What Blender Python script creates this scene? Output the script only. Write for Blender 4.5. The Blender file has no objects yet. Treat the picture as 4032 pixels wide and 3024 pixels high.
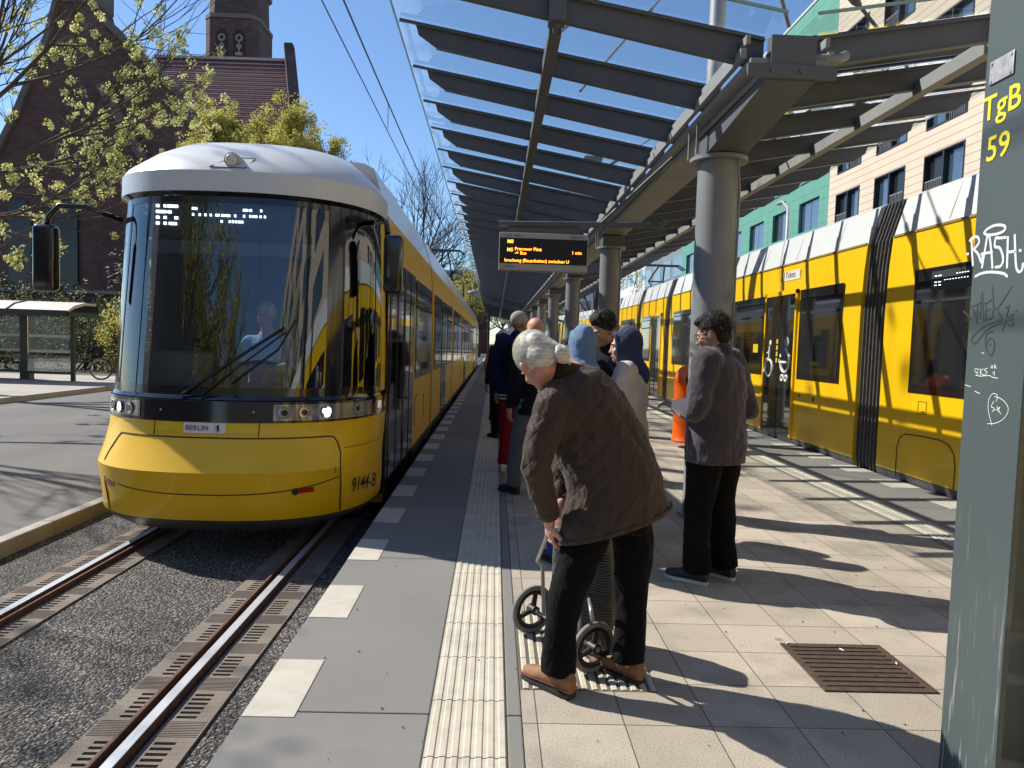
import bpy, bmesh, math, random
from mathutils import Vector, Matrix, noise
R=math.radians
random.seed(7)
sc=bpy.context.scene
COL=sc.collection
# ---------------- camera ----------------
cd=bpy.data.cameras.new("camera"); cam=bpy.data.objects.new("camera",cd); COL.objects.link(cam)
cd.sensor_width=36.0; cd.lens=36.0*2795/4032; cd.clip_start=.05; cd.clip_end=2000
yw,pt,rl=R(1.5),R(-3.296),R(1.834)
f=Vector((math.sin(yw)*math.cos(pt),math.cos(yw)*math.cos(pt),math.sin(pt)))
r0=Vector((math.cos(yw),-math.sin(yw),0)); u0=r0.cross(f)
r1=r0*math.cos(rl)+u0*math.sin(rl); u1=-r0*math.sin(rl)+u0*math.cos(rl)
cam.matrix_world=Matrix(((r1.x,u1.x,-f.x,0),(r1.y,u1.y,-f.y,0),(r1.z,u1.z,-f.z,1.53),(0,0,0,1)))
sc.camera=cam
# ---------------- world / sun ----------------
SUN_EL,SUN_AZ=R(43),math.atan2(-.916,.402)
w=bpy.data.worlds.new("World"); sc.world=w; w.use_nodes=True
nt=w.node_tree; bg=nt.nodes["Background"]; sky=nt.nodes.new("ShaderNodeTexSky")
sky.sky_type='NISHITA'; sky.sun_disc=False; sky.sun_elevation=SUN_EL; sky.sun_rotation=SUN_AZ
sky.air_density=1.0; sky.dust_density=.15; sky.ozone_density=6.0
nt.links.new(sky.outputs[0],bg.inputs[0]); bg.inputs[1].default_value=.118
sl=bpy.data.lights.new("sun",'SUN'); sl.energy=5.0; sl.angle=R(.5); sl.color=(1,.93,.82)
so=bpy.data.objects.new("sun",sl); COL.objects.link(so)
sdir=Vector((math.sin(SUN_AZ)*math.cos(SUN_EL),math.cos(SUN_AZ)*math.cos(SUN_EL),math.sin(SUN_EL)))
so.rotation_euler=sdir.to_track_quat('Z','Y').to_euler(); so.location=(0,0,30)
sc.view_settings.view_transform='Standard'; sc.view_settings.look='None'
sc.view_settings.exposure=0.5; sc.view_settings.gamma=1
sc.render.engine='CYCLES'
try:
    sc.cycles.use_denoising=True; sc.cycles.denoiser='OPENIMAGEDENOISE'
except Exception: pass
sc.cycles.max_bounces=7; sc.cycles.transparent_max_bounces=24; sc.cycles.caustics_reflective=False; sc.cycles.caustics_refractive=False
sc.cycles.sample_clamp_indirect=6

# ---------------- materials ----------------
MAT={}
def M(name,col,rough=.6,metal=0.,var=.12,scale=6.,bump=0.,bscale=60.,spec=.5,emit=0.,coat=0.,dirt=0.,dscale=2.,stretch=None,tint=None,coord='Object',sheen=0.):
    if name in MAT: return MAT[name]
    m=bpy.data.materials.new(name); m.use_nodes=True; n=m.node_tree.nodes; l=m.node_tree.links; b=n['Principled BSDF']
    b.inputs['Roughness'].default_value=rough; b.inputs['Metallic'].default_value=metal
    b.inputs['Specular IOR Level'].default_value=spec
    if coat: b.inputs['Coat Weight'].default_value=coat; b.inputs['Coat Roughness'].default_value=.05
    if sheen: b.inputs['Sheen Weight'].default_value=sheen
    c=(*col,1)
    tc=n.new('ShaderNodeTexCoord'); mp=n.new('ShaderNodeMapping'); l.new(tc.outputs[coord],mp.inputs[0])
    if stretch: mp.inputs['Scale'].default_value=stretch
    out=None
    if var>0:
        nz=n.new('ShaderNodeTexNoise'); nz.inputs['Scale'].default_value=scale; nz.inputs['Detail'].default_value=6; nz.inputs['Roughness'].default_value=.6
        l.new(mp.outputs[0],nz.inputs['Vector'])
        mx=n.new('ShaderNodeMix'); mx.data_type='RGBA'; rp=n.new('ShaderNodeMapRange')
        rp.inputs['From Min'].default_value=.3; rp.inputs['From Max'].default_value=.7
        l.new(nz.outputs['Fac'],rp.inputs['Value']); l.new(rp.outputs[0],mx.inputs['Factor'])
        t=tint or (1,1,1)
        mx.inputs['A'].default_value=tuple(min(1,max(0,x*(1-var)*tt)) for x,tt in zip(col,t))+(1,); mx.inputs['B'].default_value=tuple(min(1,x*(1+var)) for x in col)+(1,)
        out=mx.outputs['Result']
        if dirt>0:
            n2=n.new('ShaderNodeTexNoise'); n2.inputs['Scale'].default_value=dscale; n2.inputs['Detail'].default_value=8; n2.inputs['Roughness'].default_value=.7
            l.new(mp.outputs[0],n2.inputs['Vector'])
            r2=n.new('ShaderNodeMapRange'); r2.inputs['From Min'].default_value=.48; r2.inputs['From Max'].default_value=.72; r2.inputs['To Max'].default_value=dirt
            l.new(n2.outputs['Fac'],r2.inputs['Value'])
            m2=n.new('ShaderNodeMix'); m2.data_type='RGBA'; l.new(r2.outputs[0],m2.inputs['Factor']); l.new(out,m2.inputs['A'])
            m2.inputs['B'].default_value=tuple(x*.45 for x in col)+(1,)
            out=m2.outputs['Result']
        l.new(out,b.inputs['Base Color'])
    else: b.inputs['Base Color'].default_value=c
    if emit>0:
        b.inputs['Emission Color'].default_value=c; b.inputs['Emission Strength'].default_value=emit
    if bump>0:
        nb=n.new('ShaderNodeTexNoise'); nb.inputs['Scale'].default_value=bscale; nb.inputs['Detail'].default_value=5
        l.new(mp.outputs[0],nb.inputs['Vector'])
        bp=n.new('ShaderNodeBump'); bp.inputs['Strength'].default_value=bump; bp.inputs['Distance'].default_value=.01
        l.new(nb.outputs['Fac'],bp.inputs['Height']); l.new(bp.outputs[0],b.inputs['Normal'])
    m['_out']=1; MAT[name]=m; return m
def nodes(m): return m.node_tree.nodes,m.node_tree.links,m.node_tree.nodes['Principled BSDF']
def glassmat(name,tint,gloss=.25,rough=.02,alpha_fac=.5,fres=1.45):
    m=bpy.data.materials.new(name); m.use_nodes=True; n=m.node_tree.nodes; l=m.node_tree.links
    n.remove(n['Principled BSDF']); o=n['Material Output']
    tr=n.new('ShaderNodeBsdfTransparent'); tr.inputs[0].default_value=(*tint,1)
    g=n.new('ShaderNodeBsdfGlossy'); g.inputs['Roughness'].default_value=rough; g.inputs['Color'].default_value=(.9,.95,1,1)
    fr=n.new('ShaderNodeFresnel'); fr.inputs[0].default_value=fres
    ad=n.new('ShaderNodeMath'); ad.operation='MULTIPLY_ADD'; ad.inputs[1].default_value=1-gloss; ad.inputs[2].default_value=gloss; ad.use_clamp=True
    l.new(fr.outputs[0],ad.inputs[0])
    mx=n.new('ShaderNodeMixShader'); l.new(ad.outputs[0],mx.inputs[0]); l.new(tr.outputs[0],mx.inputs[1]); l.new(g.outputs[0],mx.inputs[2]); l.new(mx.outputs[0],o.inputs[0])
    MAT[name]=m; return m

# ---------------- mesh builder ----------------
class MB:
    def __init__(s): s.b=bmesh.new(); s.m=0
    def face(s,vs):
        try:
            f=s.b.faces.new(vs); f.material_index=s.m; return f
        except ValueError: return None
    def v(s,p): return s.b.verts.new(p)
    def quad(s,*ps): return s.face([s.v(p) for p in ps])
    def box(s,x0,x1,y0,y1,z0,z1):
        c=[s.v((x,y,z)) for z in (z0,z1) for y in (y0,y1) for x in (x0,x1)]
        for q in ((0,2,3,1),(4,5,7,6),(0,1,5,4),(2,6,7,3),(0,4,6,2),(1,3,7,5)): s.face([c[i] for i in q])
    def hexa(s,c):   # 8 pts ordered like box
        c=[s.v(p) for p in c]
        for q in ((0,2,3,1),(4,5,7,6),(0,1,5,4),(2,6,7,3),(0,4,6,2),(1,3,7,5)): s.face([c[i] for i in q])
    def beam(s,p,q,w,h,up=(0,0,1)):
        p=Vector(p);q=Vector(q);d=(q-p).normalized();u=Vector(up); a=d.cross(u)
        if a.length<1e-5: a=d.cross(Vector((1,0,0)))
        a.normalize(); u=a.cross(d); c=[]
        for zz in (-h/2,h/2):
            for e in (p,q):
                for xx in (-w/2,w/2): c.append(e+a*xx+u*zz)
        s.hexa(c)
    def ring(s,c,a,b,n=12,ph=0):
        c=Vector(c);a=Vector(a);b=Vector(b)
        return [s.v(c+a*math.cos(2*math.pi*i/n+ph)+b*math.sin(2*math.pi*i/n+ph)) for i in range(n)]
    def skin(s,rings,cap=True,close=True):
        for r,t in zip(rings,rings[1:]):
            n=len(r)
            for i in range(n if close else n-1): s.face([r[i],r[(i+1)%n],t[(i+1)%n],t[i]])
        if cap:
            s.face(list(reversed(rings[0]))); s.face(rings[-1])
    def tube(s,pts,r,n=8,cap=True):
        pts=[Vector(p) for p in pts]; rs=r if isinstance(r,(list,tuple)) else [r]*len(pts)
        rings=[];pa=None
        for i,p in enumerate(pts):
            d=(pts[min(i+1,len(pts)-1)]-pts[max(i-1,0)])
            if d.length<1e-9: d=Vector((0,0,1))
            d.normalize()
            if pa is None: a=d.orthogonal().normalized()
            else:
                a=pa-d*pa.dot(d)
                a=a.normalized() if a.length>1e-6 else d.orthogonal().normalized()
            pa=a; b=d.cross(a); rings.append(s.ring(p,a*rs[i],b*rs[i],n))
        s.skin(rings,cap)
    def disc(s,c,nrm,r,n=20,t=0.004,r2=None):
        nrm=Vector(nrm).normalized(); c=Vector(c); a=nrm.orthogonal().normalized(); b=nrm.cross(a)
        s.skin([s.ring(c,a*r,b*r,n),s.ring(c+nrm*t,a*(r2 or r),b*(r2 or r),n)])
    def ell(s,c,r,rot=None,u=14,v=9):
        c=Vector(c); r=(r,r,r) if not hasattr(r,'__len__') else r
        mt=rot or Matrix.Identity(3); rings=[]
        top=s.v(c+mt@Vector((0,0,r[2]))); bot=s.v(c+mt@Vector((0,0,-r[2])))
        for j in range(1,v):
            t=math.pi*j/v
            rings.append([s.v(c+mt@Vector((r[0]*math.sin(t)*math.cos(2*math.pi*i/u),r[1]*math.sin(t)*math.sin(2*math.pi*i/u),r[2]*math.cos(t)))) for i in range(u)])
        for a,b in zip(rings,rings[1:]):
            for i in range(u): s.face([a[i],b[i],b[(i+1)%u],a[(i+1)%u]])
        for i in range(u): s.face([top,rings[0][i],rings[0][(i+1)%u]]); s.face([bot,rings[-1][(i+1)%u],rings[-1][i]])
    def limb(s,pts,rad,n=12):
        for i,(p,r) in enumerate(zip(pts,rad)):
            s.ell(p,r,u=n,v=8)
        for p,q,a,b in zip(pts,pts[1:],rad,rad[1:]): s.tube([p,q],[a,b],n)
    def torus(s,c,nrm,Rr,r,n=28,k=8):
        nrm=Vector(nrm).normalized(); c=Vector(c); a=nrm.orthogonal().normalized(); b=nrm.cross(a); rings=[]
        for i in range(n):
            t=2*math.pi*i/n; d=a*math.cos(t)+b*math.sin(t); rings.append(s.ring(c+d*Rr,d*r,nrm*r,k))
        rings.append(rings[0]); s.skin(rings,False)
    def build(s,name,mats,parent=None,smooth=False,bevel=0,recalc=True,ang=None):
        lv=[v for v in s.b.verts if not v.link_faces]
        if lv: bmesh.ops.delete(s.b,geom=lv,context='VERTS')
        if recalc: bmesh.ops.recalc_face_normals(s.b,faces=s.b.faces)
        me=bpy.data.meshes.new(name); s.b.to_mesh(me); s.b.free()
        for m in (mats if isinstance(mats,(list,tuple)) else [mats]): me.materials.append(m)
        o=bpy.data.objects.new(name,me); COL.objects.link(o)
        if smooth:
            for p in me.polygons: p.use_smooth=True
            if ang: me.set_sharp_from_angle(angle=R(ang))
        if bevel:
            md=o.modifiers.new('bevel','BEVEL'); md.width=bevel; md.segments=2; md.limit_method='ANGLE'; md.angle_limit=R(40)
        if parent is not None:
            o.parent=parent; o.matrix_parent_inverse=parent.matrix_basis.inverted()
        return o
def tag(o,label=None,cat=None,group=None,kind=None):
    if label: o['label']=label
    if cat: o['category']=cat
    if group: o['group']=group
    if kind: o['kind']=kind
    return o
def thing(name,label,cat,loc=(0,0,0),group=None):
    o=bpy.data.objects.new(name,None); COL.objects.link(o); o.location=loc; o.empty_display_size=.1
    return tag(o,label,cat,group)
def struct(mb,name,mats,**k): return tag(mb.build(name,mats,**k),kind='structure')
def copy_tree(o,parent=None):
    c=o.copy(); COL.objects.link(c)
    if parent is not None: c.parent=parent
    for ch in list(KIDS.get(o.name,[])): copy_tree(ch,c)
    return c
KIDS={}
def index_kids():
    KIDS.clear()
    for o in bpy.data.objects:
        if o.parent: KIDS.setdefault(o.parent.name,[]).append(o)
def text(s,name,size,mat,parent,loc,xax,yax,align='LEFT',ext=.0008,font_w=1.,off=0.):
    cu=bpy.data.curves.new(name,'FONT'); cu.body=s; cu.size=size; cu.extrude=ext; cu.align_x=align; cu.offset=off; cu.resolution_u=3
    tmp=bpy.data.objects.new('tmp',cu); COL.objects.link(tmp)
    me=bpy.data.meshes.new_from_object(tmp.evaluated_get(bpy.context.evaluated_depsgraph_get())); bpy.data.objects.remove(tmp); me.name=name
    me.materials.clear(); me.materials.append(mat); o=bpy.data.objects.new(name,me); COL.objects.link(o)
    x=Vector(xax).normalized(); y=Vector(yax).normalized(); z=x.cross(y)
    me.transform(Matrix(((x.x*font_w,y.x,z.x,loc[0]),(x.y*font_w,y.y,z.y,loc[1]),(x.z*font_w,y.z,z.z,loc[2]),(0,0,0,1))))
    if parent is not None:
        o.parent=parent; o.matrix_parent_inverse=parent.matrix_basis.inverted()
    return o
# ================= ground materials =================
def paver_mat():
    m=M('concrete_pavers',(.46,.41,.335),rough=.88,var=.12,scale=1.2,bump=.25,bscale=220); n,l,b=nodes(m)
    tc=n.new('ShaderNodeTexCoord'); br=n.new('ShaderNodeTexBrick'); br.offset=0.0; br.squash=1
    br.inputs['Scale'].default_value=1.0; br.inputs['Brick Width'].default_value=.355; br.inputs['Row Height'].default_value=.355
    br.inputs['Mortar Size'].default_value=.0028; br.inputs['Mortar Smooth'].default_value=.3; br.inputs['Bias'].default_value=0
    br.inputs['Color1'].default_value=(.8,.8,.8,1); br.inputs['Color2'].default_value=(1,1,1,1); br.inputs['Mortar'].default_value=(.22,.2,.18,1)
    mp=n.new('ShaderNodeMapping'); mp.inputs['Location'].default_value=(.135,.06,0); l.new(tc.outputs['Object'],mp.inputs[0]); l.new(mp.outputs[0],br.inputs[0])
    src=b.inputs['Base Color'].links[0].from_socket
    # aggregate speckle
    vz=n.new('ShaderNodeTexNoise'); vz.inputs['Scale'].default_value=190; vz.inputs['Detail'].default_value=3; l.new(tc.outputs['Object'],vz.inputs['Vector'])
    vr=n.new('ShaderNodeMapRange'); vr.inputs['From Min'].default_value=.35; vr.inputs['From Max'].default_value=.5; vr.inputs['To Min'].default_value=.28; l.new(vz.outputs['Fac'],vr.inputs['Value'])
    m1=n.new('ShaderNodeMix'); m1.data_type='RGBA'; m1.blend_type='MULTIPLY'; m1.inputs['Factor'].default_value=1; l.new(src,m1.inputs['A']); l.new(br.outputs['Color'],m1.inputs['B'])
    m2=n.new('ShaderNodeMix'); m2.data_type='RGBA'; m2.blend_type='MULTIPLY'; m2.inputs['Factor'].default_value=.75; l.new(m1.outputs['Result'],m2.inputs['A']); l.new(vr.outputs[0],m2.inputs['B'])
    # stains
    sn=n.new('ShaderNodeTexNoise'); sn.inputs['Scale'].default_value=2.3; sn.inputs['Detail'].default_value=7; l.new(tc.outputs['Object'],sn.inputs['Vector'])
    sr=n.new('ShaderNodeMapRange'); sr.inputs['From Min'].default_value=.5; sr.inputs['From Max'].default_value=.75; sr.inputs['To Min'].default_value=1; sr.inputs['To Max'].default_value=.62; l.new(sn.outputs['Fac'],sr.inputs['Value'])
    sp=n.new('ShaderNodeTexVoronoi'); sp.inputs['Scale'].default_value=1.7; l.new(tc.outputs['Object'],sp.inputs['Vector'])
    s2=n.new('ShaderNodeMapRange'); s2.inputs['From Min'].default_value=.03; s2.inputs['From Max'].default_value=.055; s2.inputs['To Min'].default_value=.6; s2.inputs['To Max'].default_value=1; l.new(sp.outputs['Distance'],s2.inputs['Value'])
    m3=n.new('ShaderNodeMix'); m3.data_type='RGBA'; m3.blend_type='MULTIPLY'; m3.inputs['Factor'].default_value=1; l.new(m2.outputs['Result'],m3.inputs['A']); l.new(sr.outputs[0],m3.inputs['B'])
    m4=n.new('ShaderNodeMix'); m4.data_type='RGBA'; m4.blend_type='MULTIPLY'; m4.inputs['Factor'].default_value=1; l.new(m3.outputs['Result'],m4.inputs['A']); l.new(s2.outputs[0],m4.inputs['B'])
    l.new(m4.outputs['Result'],b.inputs['Base Color'])
    bp=n.new('ShaderNodeBump'); bp.inputs['Strength'].default_value=.7; bp.inputs['Distance'].default_value=.004
    l.new(br.outputs['Fac'],bp.inputs['Height']); bp.invert=True
    old=b.inputs['Normal'].links[0].from_node; l.new(old.outputs[0],bp.inputs['Normal']); l.new(bp.outputs[0],b.inputs['Normal'])
    return m
def ballast_mat():
    m=M('ballast_chippings',(.2,.19,.18),rough=.8,var=.0); n,l,b=nodes(m)
    tc=n.new('ShaderNodeTexCoord'); v=n.new('ShaderNodeTexVoronoi'); v.inputs['Scale'].default_value=64; l.new(tc.outputs['Object'],v.inputs['Vector'])
    nz=n.new('ShaderNodeTexNoise'); nz.inputs['Scale'].default_value=30; l.new(tc.outputs['Object'],nz.inputs['Vector'])
    rp=n.new('ShaderNodeValToRGB'); e=rp.color_ramp.elements
    e[0].position=.0; e[0].color=(.055,.052,.05,1); e[1].position=1; e[1].color=(.46,.41,.36,1)
    a=rp.color_ramp.elements.new(.5); a.color=(.15,.14,.13,1)
    sep=n.new('ShaderNodeSeparateColor'); l.new(v.outputs['Color'],sep.inputs[0]); l.new(sep.outputs[0],rp.inputs[0])
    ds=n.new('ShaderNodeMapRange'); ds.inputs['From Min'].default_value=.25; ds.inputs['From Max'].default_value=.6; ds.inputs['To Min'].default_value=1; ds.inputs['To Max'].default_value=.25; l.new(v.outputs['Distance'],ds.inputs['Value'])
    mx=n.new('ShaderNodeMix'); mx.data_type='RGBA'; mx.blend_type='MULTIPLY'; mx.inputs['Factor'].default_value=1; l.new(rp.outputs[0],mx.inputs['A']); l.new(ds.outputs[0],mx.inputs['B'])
    pn=n.new('ShaderNodeTexNoise'); pn.inputs['Scale'].default_value=1.6; pn.inputs['Detail'].default_value=4; l.new(tc.outputs['Object'],pn.inputs['Vector'])
    pr=n.new('ShaderNodeMapRange'); pr.inputs['From Min'].default_value=.35; pr.inputs['From Max'].default_value=.65; pr.inputs['To Min'].default_value=.65; pr.inputs['To Max'].default_value=1.15; l.new(pn.outputs['Fac'],pr.inputs['Value'])
    m5=n.new('ShaderNodeMix'); m5.data_type='RGBA'; m5.blend_type='MULTIPLY'; m5.inputs['Factor'].default_value=1; l.new(mx.outputs['Result'],m5.inputs['A']); l.new(pr.outputs[0],m5.inputs['B'])
    l.new(m5.outputs['Result'],b.inputs['Base Color'])
    bp=n.new('ShaderNodeBump'); bp.inputs['Strength'].default_value=1; bp.inputs['Distance'].default_value=.016; bp.invert=True
    l.new(v.outputs['Distance'],bp.inputs['Height']); l.new(bp.outputs[0],b.inputs['Normal'])
    return m
PAV=paver_mat(); BAL=ballast_mat()
SLAB=M('edge_slab_concrete',(.19,.187,.178),rough=.85,var=.1,scale=1.5,bump=.12,bscale=300,dirt=.25,dscale=3)
WHT=M('white_paver',(.48,.455,.39),rough=.8,var=.07,scale=5,bump=.15,bscale=200,dirt=.3,dscale=6)
TAC=M('tactile_tile',(.49,.455,.375),rough=.85,var=.09,scale=4,bump=.2,bscale=250,dirt=.45,dscale=9)
DARK=M('joint_dark',(.04,.035,.03),rough=.95,var=0)
ROAD=M('road_asphalt',(.135,.132,.13),rough=.9,var=.15,scale=.8,bump=.4,bscale=120,dirt=.3,dscale=1.3,stretch=(1,.35,1))
KERB=M('kerb_stone',(.38,.365,.335),rough=.85,var=.12,scale=3,bump=.3,bscale=80,dirt=.4)
PVM=M('pavement_stone',(.36,.34,.31),rough=.85,var=.15,scale=.7,bump=.2,bscale=90)
RAILT=M('rail_polished',(.66,.70,.74),rough=.38,metal=.45,var=.1,scale=20,stretch=(8,.4,1))
RUST=M('rail_rust',(.20,.085,.045),rough=.8,var=.3,scale=20,bump=.3)
RUSTD=M('rail_side',(.10,.05,.032),rough=.8,var=.3,scale=20,bump=.3)
PLATE=M('track_cover_plate',(.19,.158,.13),rough=.85,var=.15,scale=6,bump=.3,bscale=150,dirt=.3)
EARTH=M('earth_ground',(.1,.085,.06),rough=1,var=.3,scale=.5,bump=.4,bscale=20)
# ---- ground sheet and road
mb=MB(); mb.quad((-600,-120,-.36),(600,-120,-.36),(600,900,-.36),(-600,900,-.36)); struct(mb,'ground',EARTH)
mb=MB(); mb.quad((-11.05,-12,-.2),(-3.96,-12,-.2),(-3.96,170,-.2),(-11.05,170,-.2)); struct(mb,'road',ROAD)
mb=MB()
y=-11.7
while y<110:
    for x0,x1,z1 in ((-3.96,-3.84,-.165),(-11.17,-11.05,-.07)):
        mb.box(x0,x1,y,y+.994,-.34,z1)
    y+=1.0
struct(mb,'kerb',KERB,bevel=.012)
mb=MB(); mb.box(-24,-11.17,-12,120,-.34,-.085); struct(mb,'pavement',PVM)
# ballast beds
mb=MB()
mb.quad((-3.84,-12,-.296),(-.96,-12,-.296),(-.96,150,-.296),(-3.84,150,-.296)); struct(mb,'track_ballast',BAL)
mb=MB(); mb.quad((4.96,-12,-.296),(13,-12,-.296),(13,150,-.296),(4.96,150,-.296)); struct(mb,'track_ballast',BAL)
mb=MB(); mb.box(13,20.45,-12,170,-.34,-.1); struct(mb,'pavement',PVM)
# loose chippings lying on the bed in front of the tram
mb=MB(); rnd=random.Random(3)
for i in range(5200):
    yy=2.0+6.5*rnd.random()**1.3; xx=rnd.uniform(-3.83,-1.0)
    if any(a<xx<b for a,b in ((-3.3,-2.72),(-1.83,-1.22))): continue
    s=rnd.uniform(.004,.009); v=[]
    for k in range(4):
        v.append(mb.v((xx+s*math.cos(k*2.1+i)*(1 if k<3 else 0),yy+s*math.sin(k*2.1+i)*(1 if k<3 else 0),-.295+(0 if k<3 else s*.9))))
    mb.face([v[0],v[1],v[3]]); mb.face([v[1],v[2],v[3]]); mb.face([v[2],v[0],v[3]])
tag(mb.build('gravel',M('loose_chipping',(.22,.2,.18),rough=.8,var=.5,scale=60)),kind='stuff')
# rails: left track centre -2.27, right track centre 6.2
def rails(xc,y0,y1,near):
    for sgn in (-1,1):
        g=xc+sgn*.7175  # gauge face
        mb=MB(); mb.box(min(g+sgn*.002,g+sgn*.054),max(g+sgn*.002,g+sgn*.054),y0,y1,-.2440,-.2400); mb.m=1; mb.box(min(g,g+sgn*.056),max(g,g+sgn*.056),y0,y1,-.35,-.2440)
        a,b=sorted((g-sgn*.042,g-sgn*.060)); mb.box(a,b,y0,y1,-.34,-.243)
        a,b=sorted((g-sgn*.042,g)); mb.box(a+.0005,b-.0005,y0,y1,-.34,-.285)
        struct(mb,'rail',[RAILT,RUSTD],bevel=.0015)
        # cover plates with slots
        mb=MB(); P=.43
        for side in (1,-1):
            xi=g+sgn*.075 if side==1 else g-sgn*.068
            d=sgn*side; W=.20 if side==1 else .165
            yy=1.9
            while yy<(near):
                for k in range(2):
                    if k==0: mb.box(*sorted((xi,xi+d*W)),yy-.004+.006,yy+.09,-.33,-.282)
                    ya=yy+.09+k*P
                    for j in range(6):
                        y0s=ya+j*.042
                        mb.box(*sorted((xi,xi+d*.03)),y0s,y0s+.022,-.33,-.2825)
                        mb.box(*sorted((xi+d*(W-.075),xi+d*W)),y0s,y0s+.022,-.33,-.2825)
                        mb.box(*sorted((xi,xi+d*W)),y0s+.022,y0s+.042,-.33,-.282)
                    e=ya+6*.042
                    mb.box(*sorted((xi,xi+d*W)),e,(yy+P+.09 if k==0 else yy+2*P-.002),-.33,-.282)
                    q=e+.02
                    while q<e+.15:
                        mb.box(*sorted((xi+d*.01,xi+d*(W-.01))),q,q+.006,-.282,-.2792); q+=.014
                yy+=2*P
        struct(mb,'track_cover_plate',PLATE)
        mb=MB()
        for side in (1,-1):
            xi=g+sgn*.075 if side==1 else g-sgn*.068
            d=sgn*side; mb.box(*sorted((xi-d*.002,xi+d*.155)),1.9,near,-.345,-.297)
        struct(mb,'track_cover_bed',DARK)
rails(-2.27,-10,140,9.0); rails(6.2,-10,60,3.0)
# ================= platform =================
mb=MB(); mb.box(.16,3.68,-6,95,-.34,0); struct(mb,'platform',PAV)
mb=MB()
def slabrow(x0,x1,y0,L,n):
    for i in range(n):
        a=y0+i*L
        mb.box(x0,x1,a+.003,a+L-.003,-.30,-.0005)
slabrow(-.975,-.222,-6.30+.84-.02,2.08,48)
slabrow(.096,.157,-5.48,2.08,48)
slabrow(3.683,3.748,-5.48,2.08,48); slabrow(4.074,5.0,-5.48,2.08,48)
struct(mb,'platform_edge',SLAB,bevel=.006)
mb=MB(); mb.box(-.94,.16,-6,95,-.34,-.012); mb.box(3.68,4.97,-6,95,-.34,-.012); struct(mb,'platform_bedding',DARK)
# warning pavers (white) along both edges
mb=MB(); y=.73
while y<70:
    mb.box(-.972,-.76,y,y+.515,-.01,.0035); y+=1.03
y=-.30
while y<70:
    mb.box(4.66,4.995,y,y+.52,-.01,.0035); y+=1.04
struct(mb,'white_edge_marking',WHT,bevel=.002)
def tactile(x0,x1,y0,y1,L=.417,name='tactile_strip'):
    mb=MB(); n=max(2,round((x1-x0)/.045)); w=(x1-x0)/n; prof=[]
    for i in range(n):
        a=x0+i*w
        prof+=[(a+.002 if i==0 else a,.0),(a+w*.28,.0),(a+w*.40,.0048),(a+w*.86,.0048),(a+w*.98,.0)]
    prof=[(x,z+.001) for x,z in prof]; prof.append((x1-.002,.001))
    y=y0
    while y<y1-.01:
        a=[mb.v((x,y+.003,z)) for x,z in prof]; b=[mb.v((x,y+L-.003,z)) for x,z in prof]
        for i in range(len(prof)-1): mb.face([a[i],a[i+1],b[i+1],b[i]])
        c=[mb.v((x,y+.003,-.01)) for x,z in prof]
        for i in range(len(prof)-1): mb.face([c[i],c[i+1],a[i+1],a[i]])
        y+=L
    return struct(mb,name,TAC,recalc=False)
tactile(-.219,.092,2.53-.417*12,80); tactile(3.752,4.07,2.53-.417*12,80)
mb=MB(); mb.box(-.221,.094,-6,95,-.3,-.001); mb.box(3.75,4.072,-6,95,-.3,-.001); struct(mb,'tactile_bedding',M('tile_joint',(.12,.105,.08),rough=1,var=.2))
mb=MB(); mb.box(.158,.775,3.055,3.985,-.01,.0012); struct(mb,'tactile_field_base',M('tile_joint',(.12,.105,.08)))
tactile(.16,.773,3.06,3.98,L=.306,name='tactile_field')
# drain grate
t=thing('drain_grate','rusty rectangular drain grate set into the sunlit pavers','drain grate',(1.8,3.34,0))
RST=M('grate_iron',(.085,.055,.042),rough=.75,metal=.3,var=.35,scale=25,bump=.5,dirt=.4,dscale=14)
mb=MB(); mb.box(1.55,2.06,3.10,3.59,.0012,.0026); mb.build('pit',DARK,t)
mb=MB()
for a in ((1.54,2.07,3.09,3.13),(1.54,2.07,3.56,3.60),(1.54,1.575,3.13,3.56),(2.035,2.07,3.13,3.56)): mb.box(*a,.001,.008)
mb.build('frame',RST,t,bevel=.002)
mb=MB()
for k in range(9): mb.box(1.575,2.035,3.142+k*.047,3.142+k*.047+.027,.0026,.0075)
mb.build('bar_grid',RST,t,bevel=.002)
# three small utility covers further back
for i,(x,y) in enumerate(((1.9,8.3),(1.95,8.95),(1.72,7.95))):
    mb=MB(); mb.box(x-.16,x+.16,y-.2,y+.2,.001,.004)
    tag(mb.build('manhole_cover',M('cover_grey',(.14,.13,.12),rough=.7,var=.2),bevel=.002),['small dark cover furthest back in the pavers behind the cream hoodie','small dark cover between two others in the pavers','small dark cover nearest the camera of the three by the column'][(1,0,2)[i]],'manhole cover','covers in the paving')
# crumbs, butts and grit lying on the platform
mb=MB(); rnd=random.Random(12)
for i in range(260):
    yy=1.8+9*rnd.random()**1.5; xx=rnd.uniform(-.9,4.6); a=rnd.random()*6.28; L=rnd.uniform(.002,.006); 
    d=Vector((math.cos(a),math.sin(a),0)); p=Vector((xx,yy,.0045)); 
    mb.beam(p-d*L,p+d*L,L*.9,.0025)
tag(mb.build('grit_debris',M('debris_dark',(.05,.045,.04),rough=.9,var=.4,scale=40)),kind='stuff')
for i,(xx,yy,a,lab) in enumerate(((1.575,3.585,.6,'cigarette butt on the far left corner of the drain grate'),(1.83,3.52,2.0,'cigarette butt lying between the bars of the grate'),(2.03,3.37,1.2,'cigarette butt near the right rim of the grate'))):
    d=Vector((math.cos(a),math.sin(a),0)); p=Vector((xx,yy,.0125)); mb=MB(); mb.tube([p-d*.013,p+d*.013],.0036,8); tag(mb.build('cigarette_butt',M('butt_white',(.75,.72,.66),rough=.8,var=.1)),lab,'litter','cigarette butts on the grate')
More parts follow.
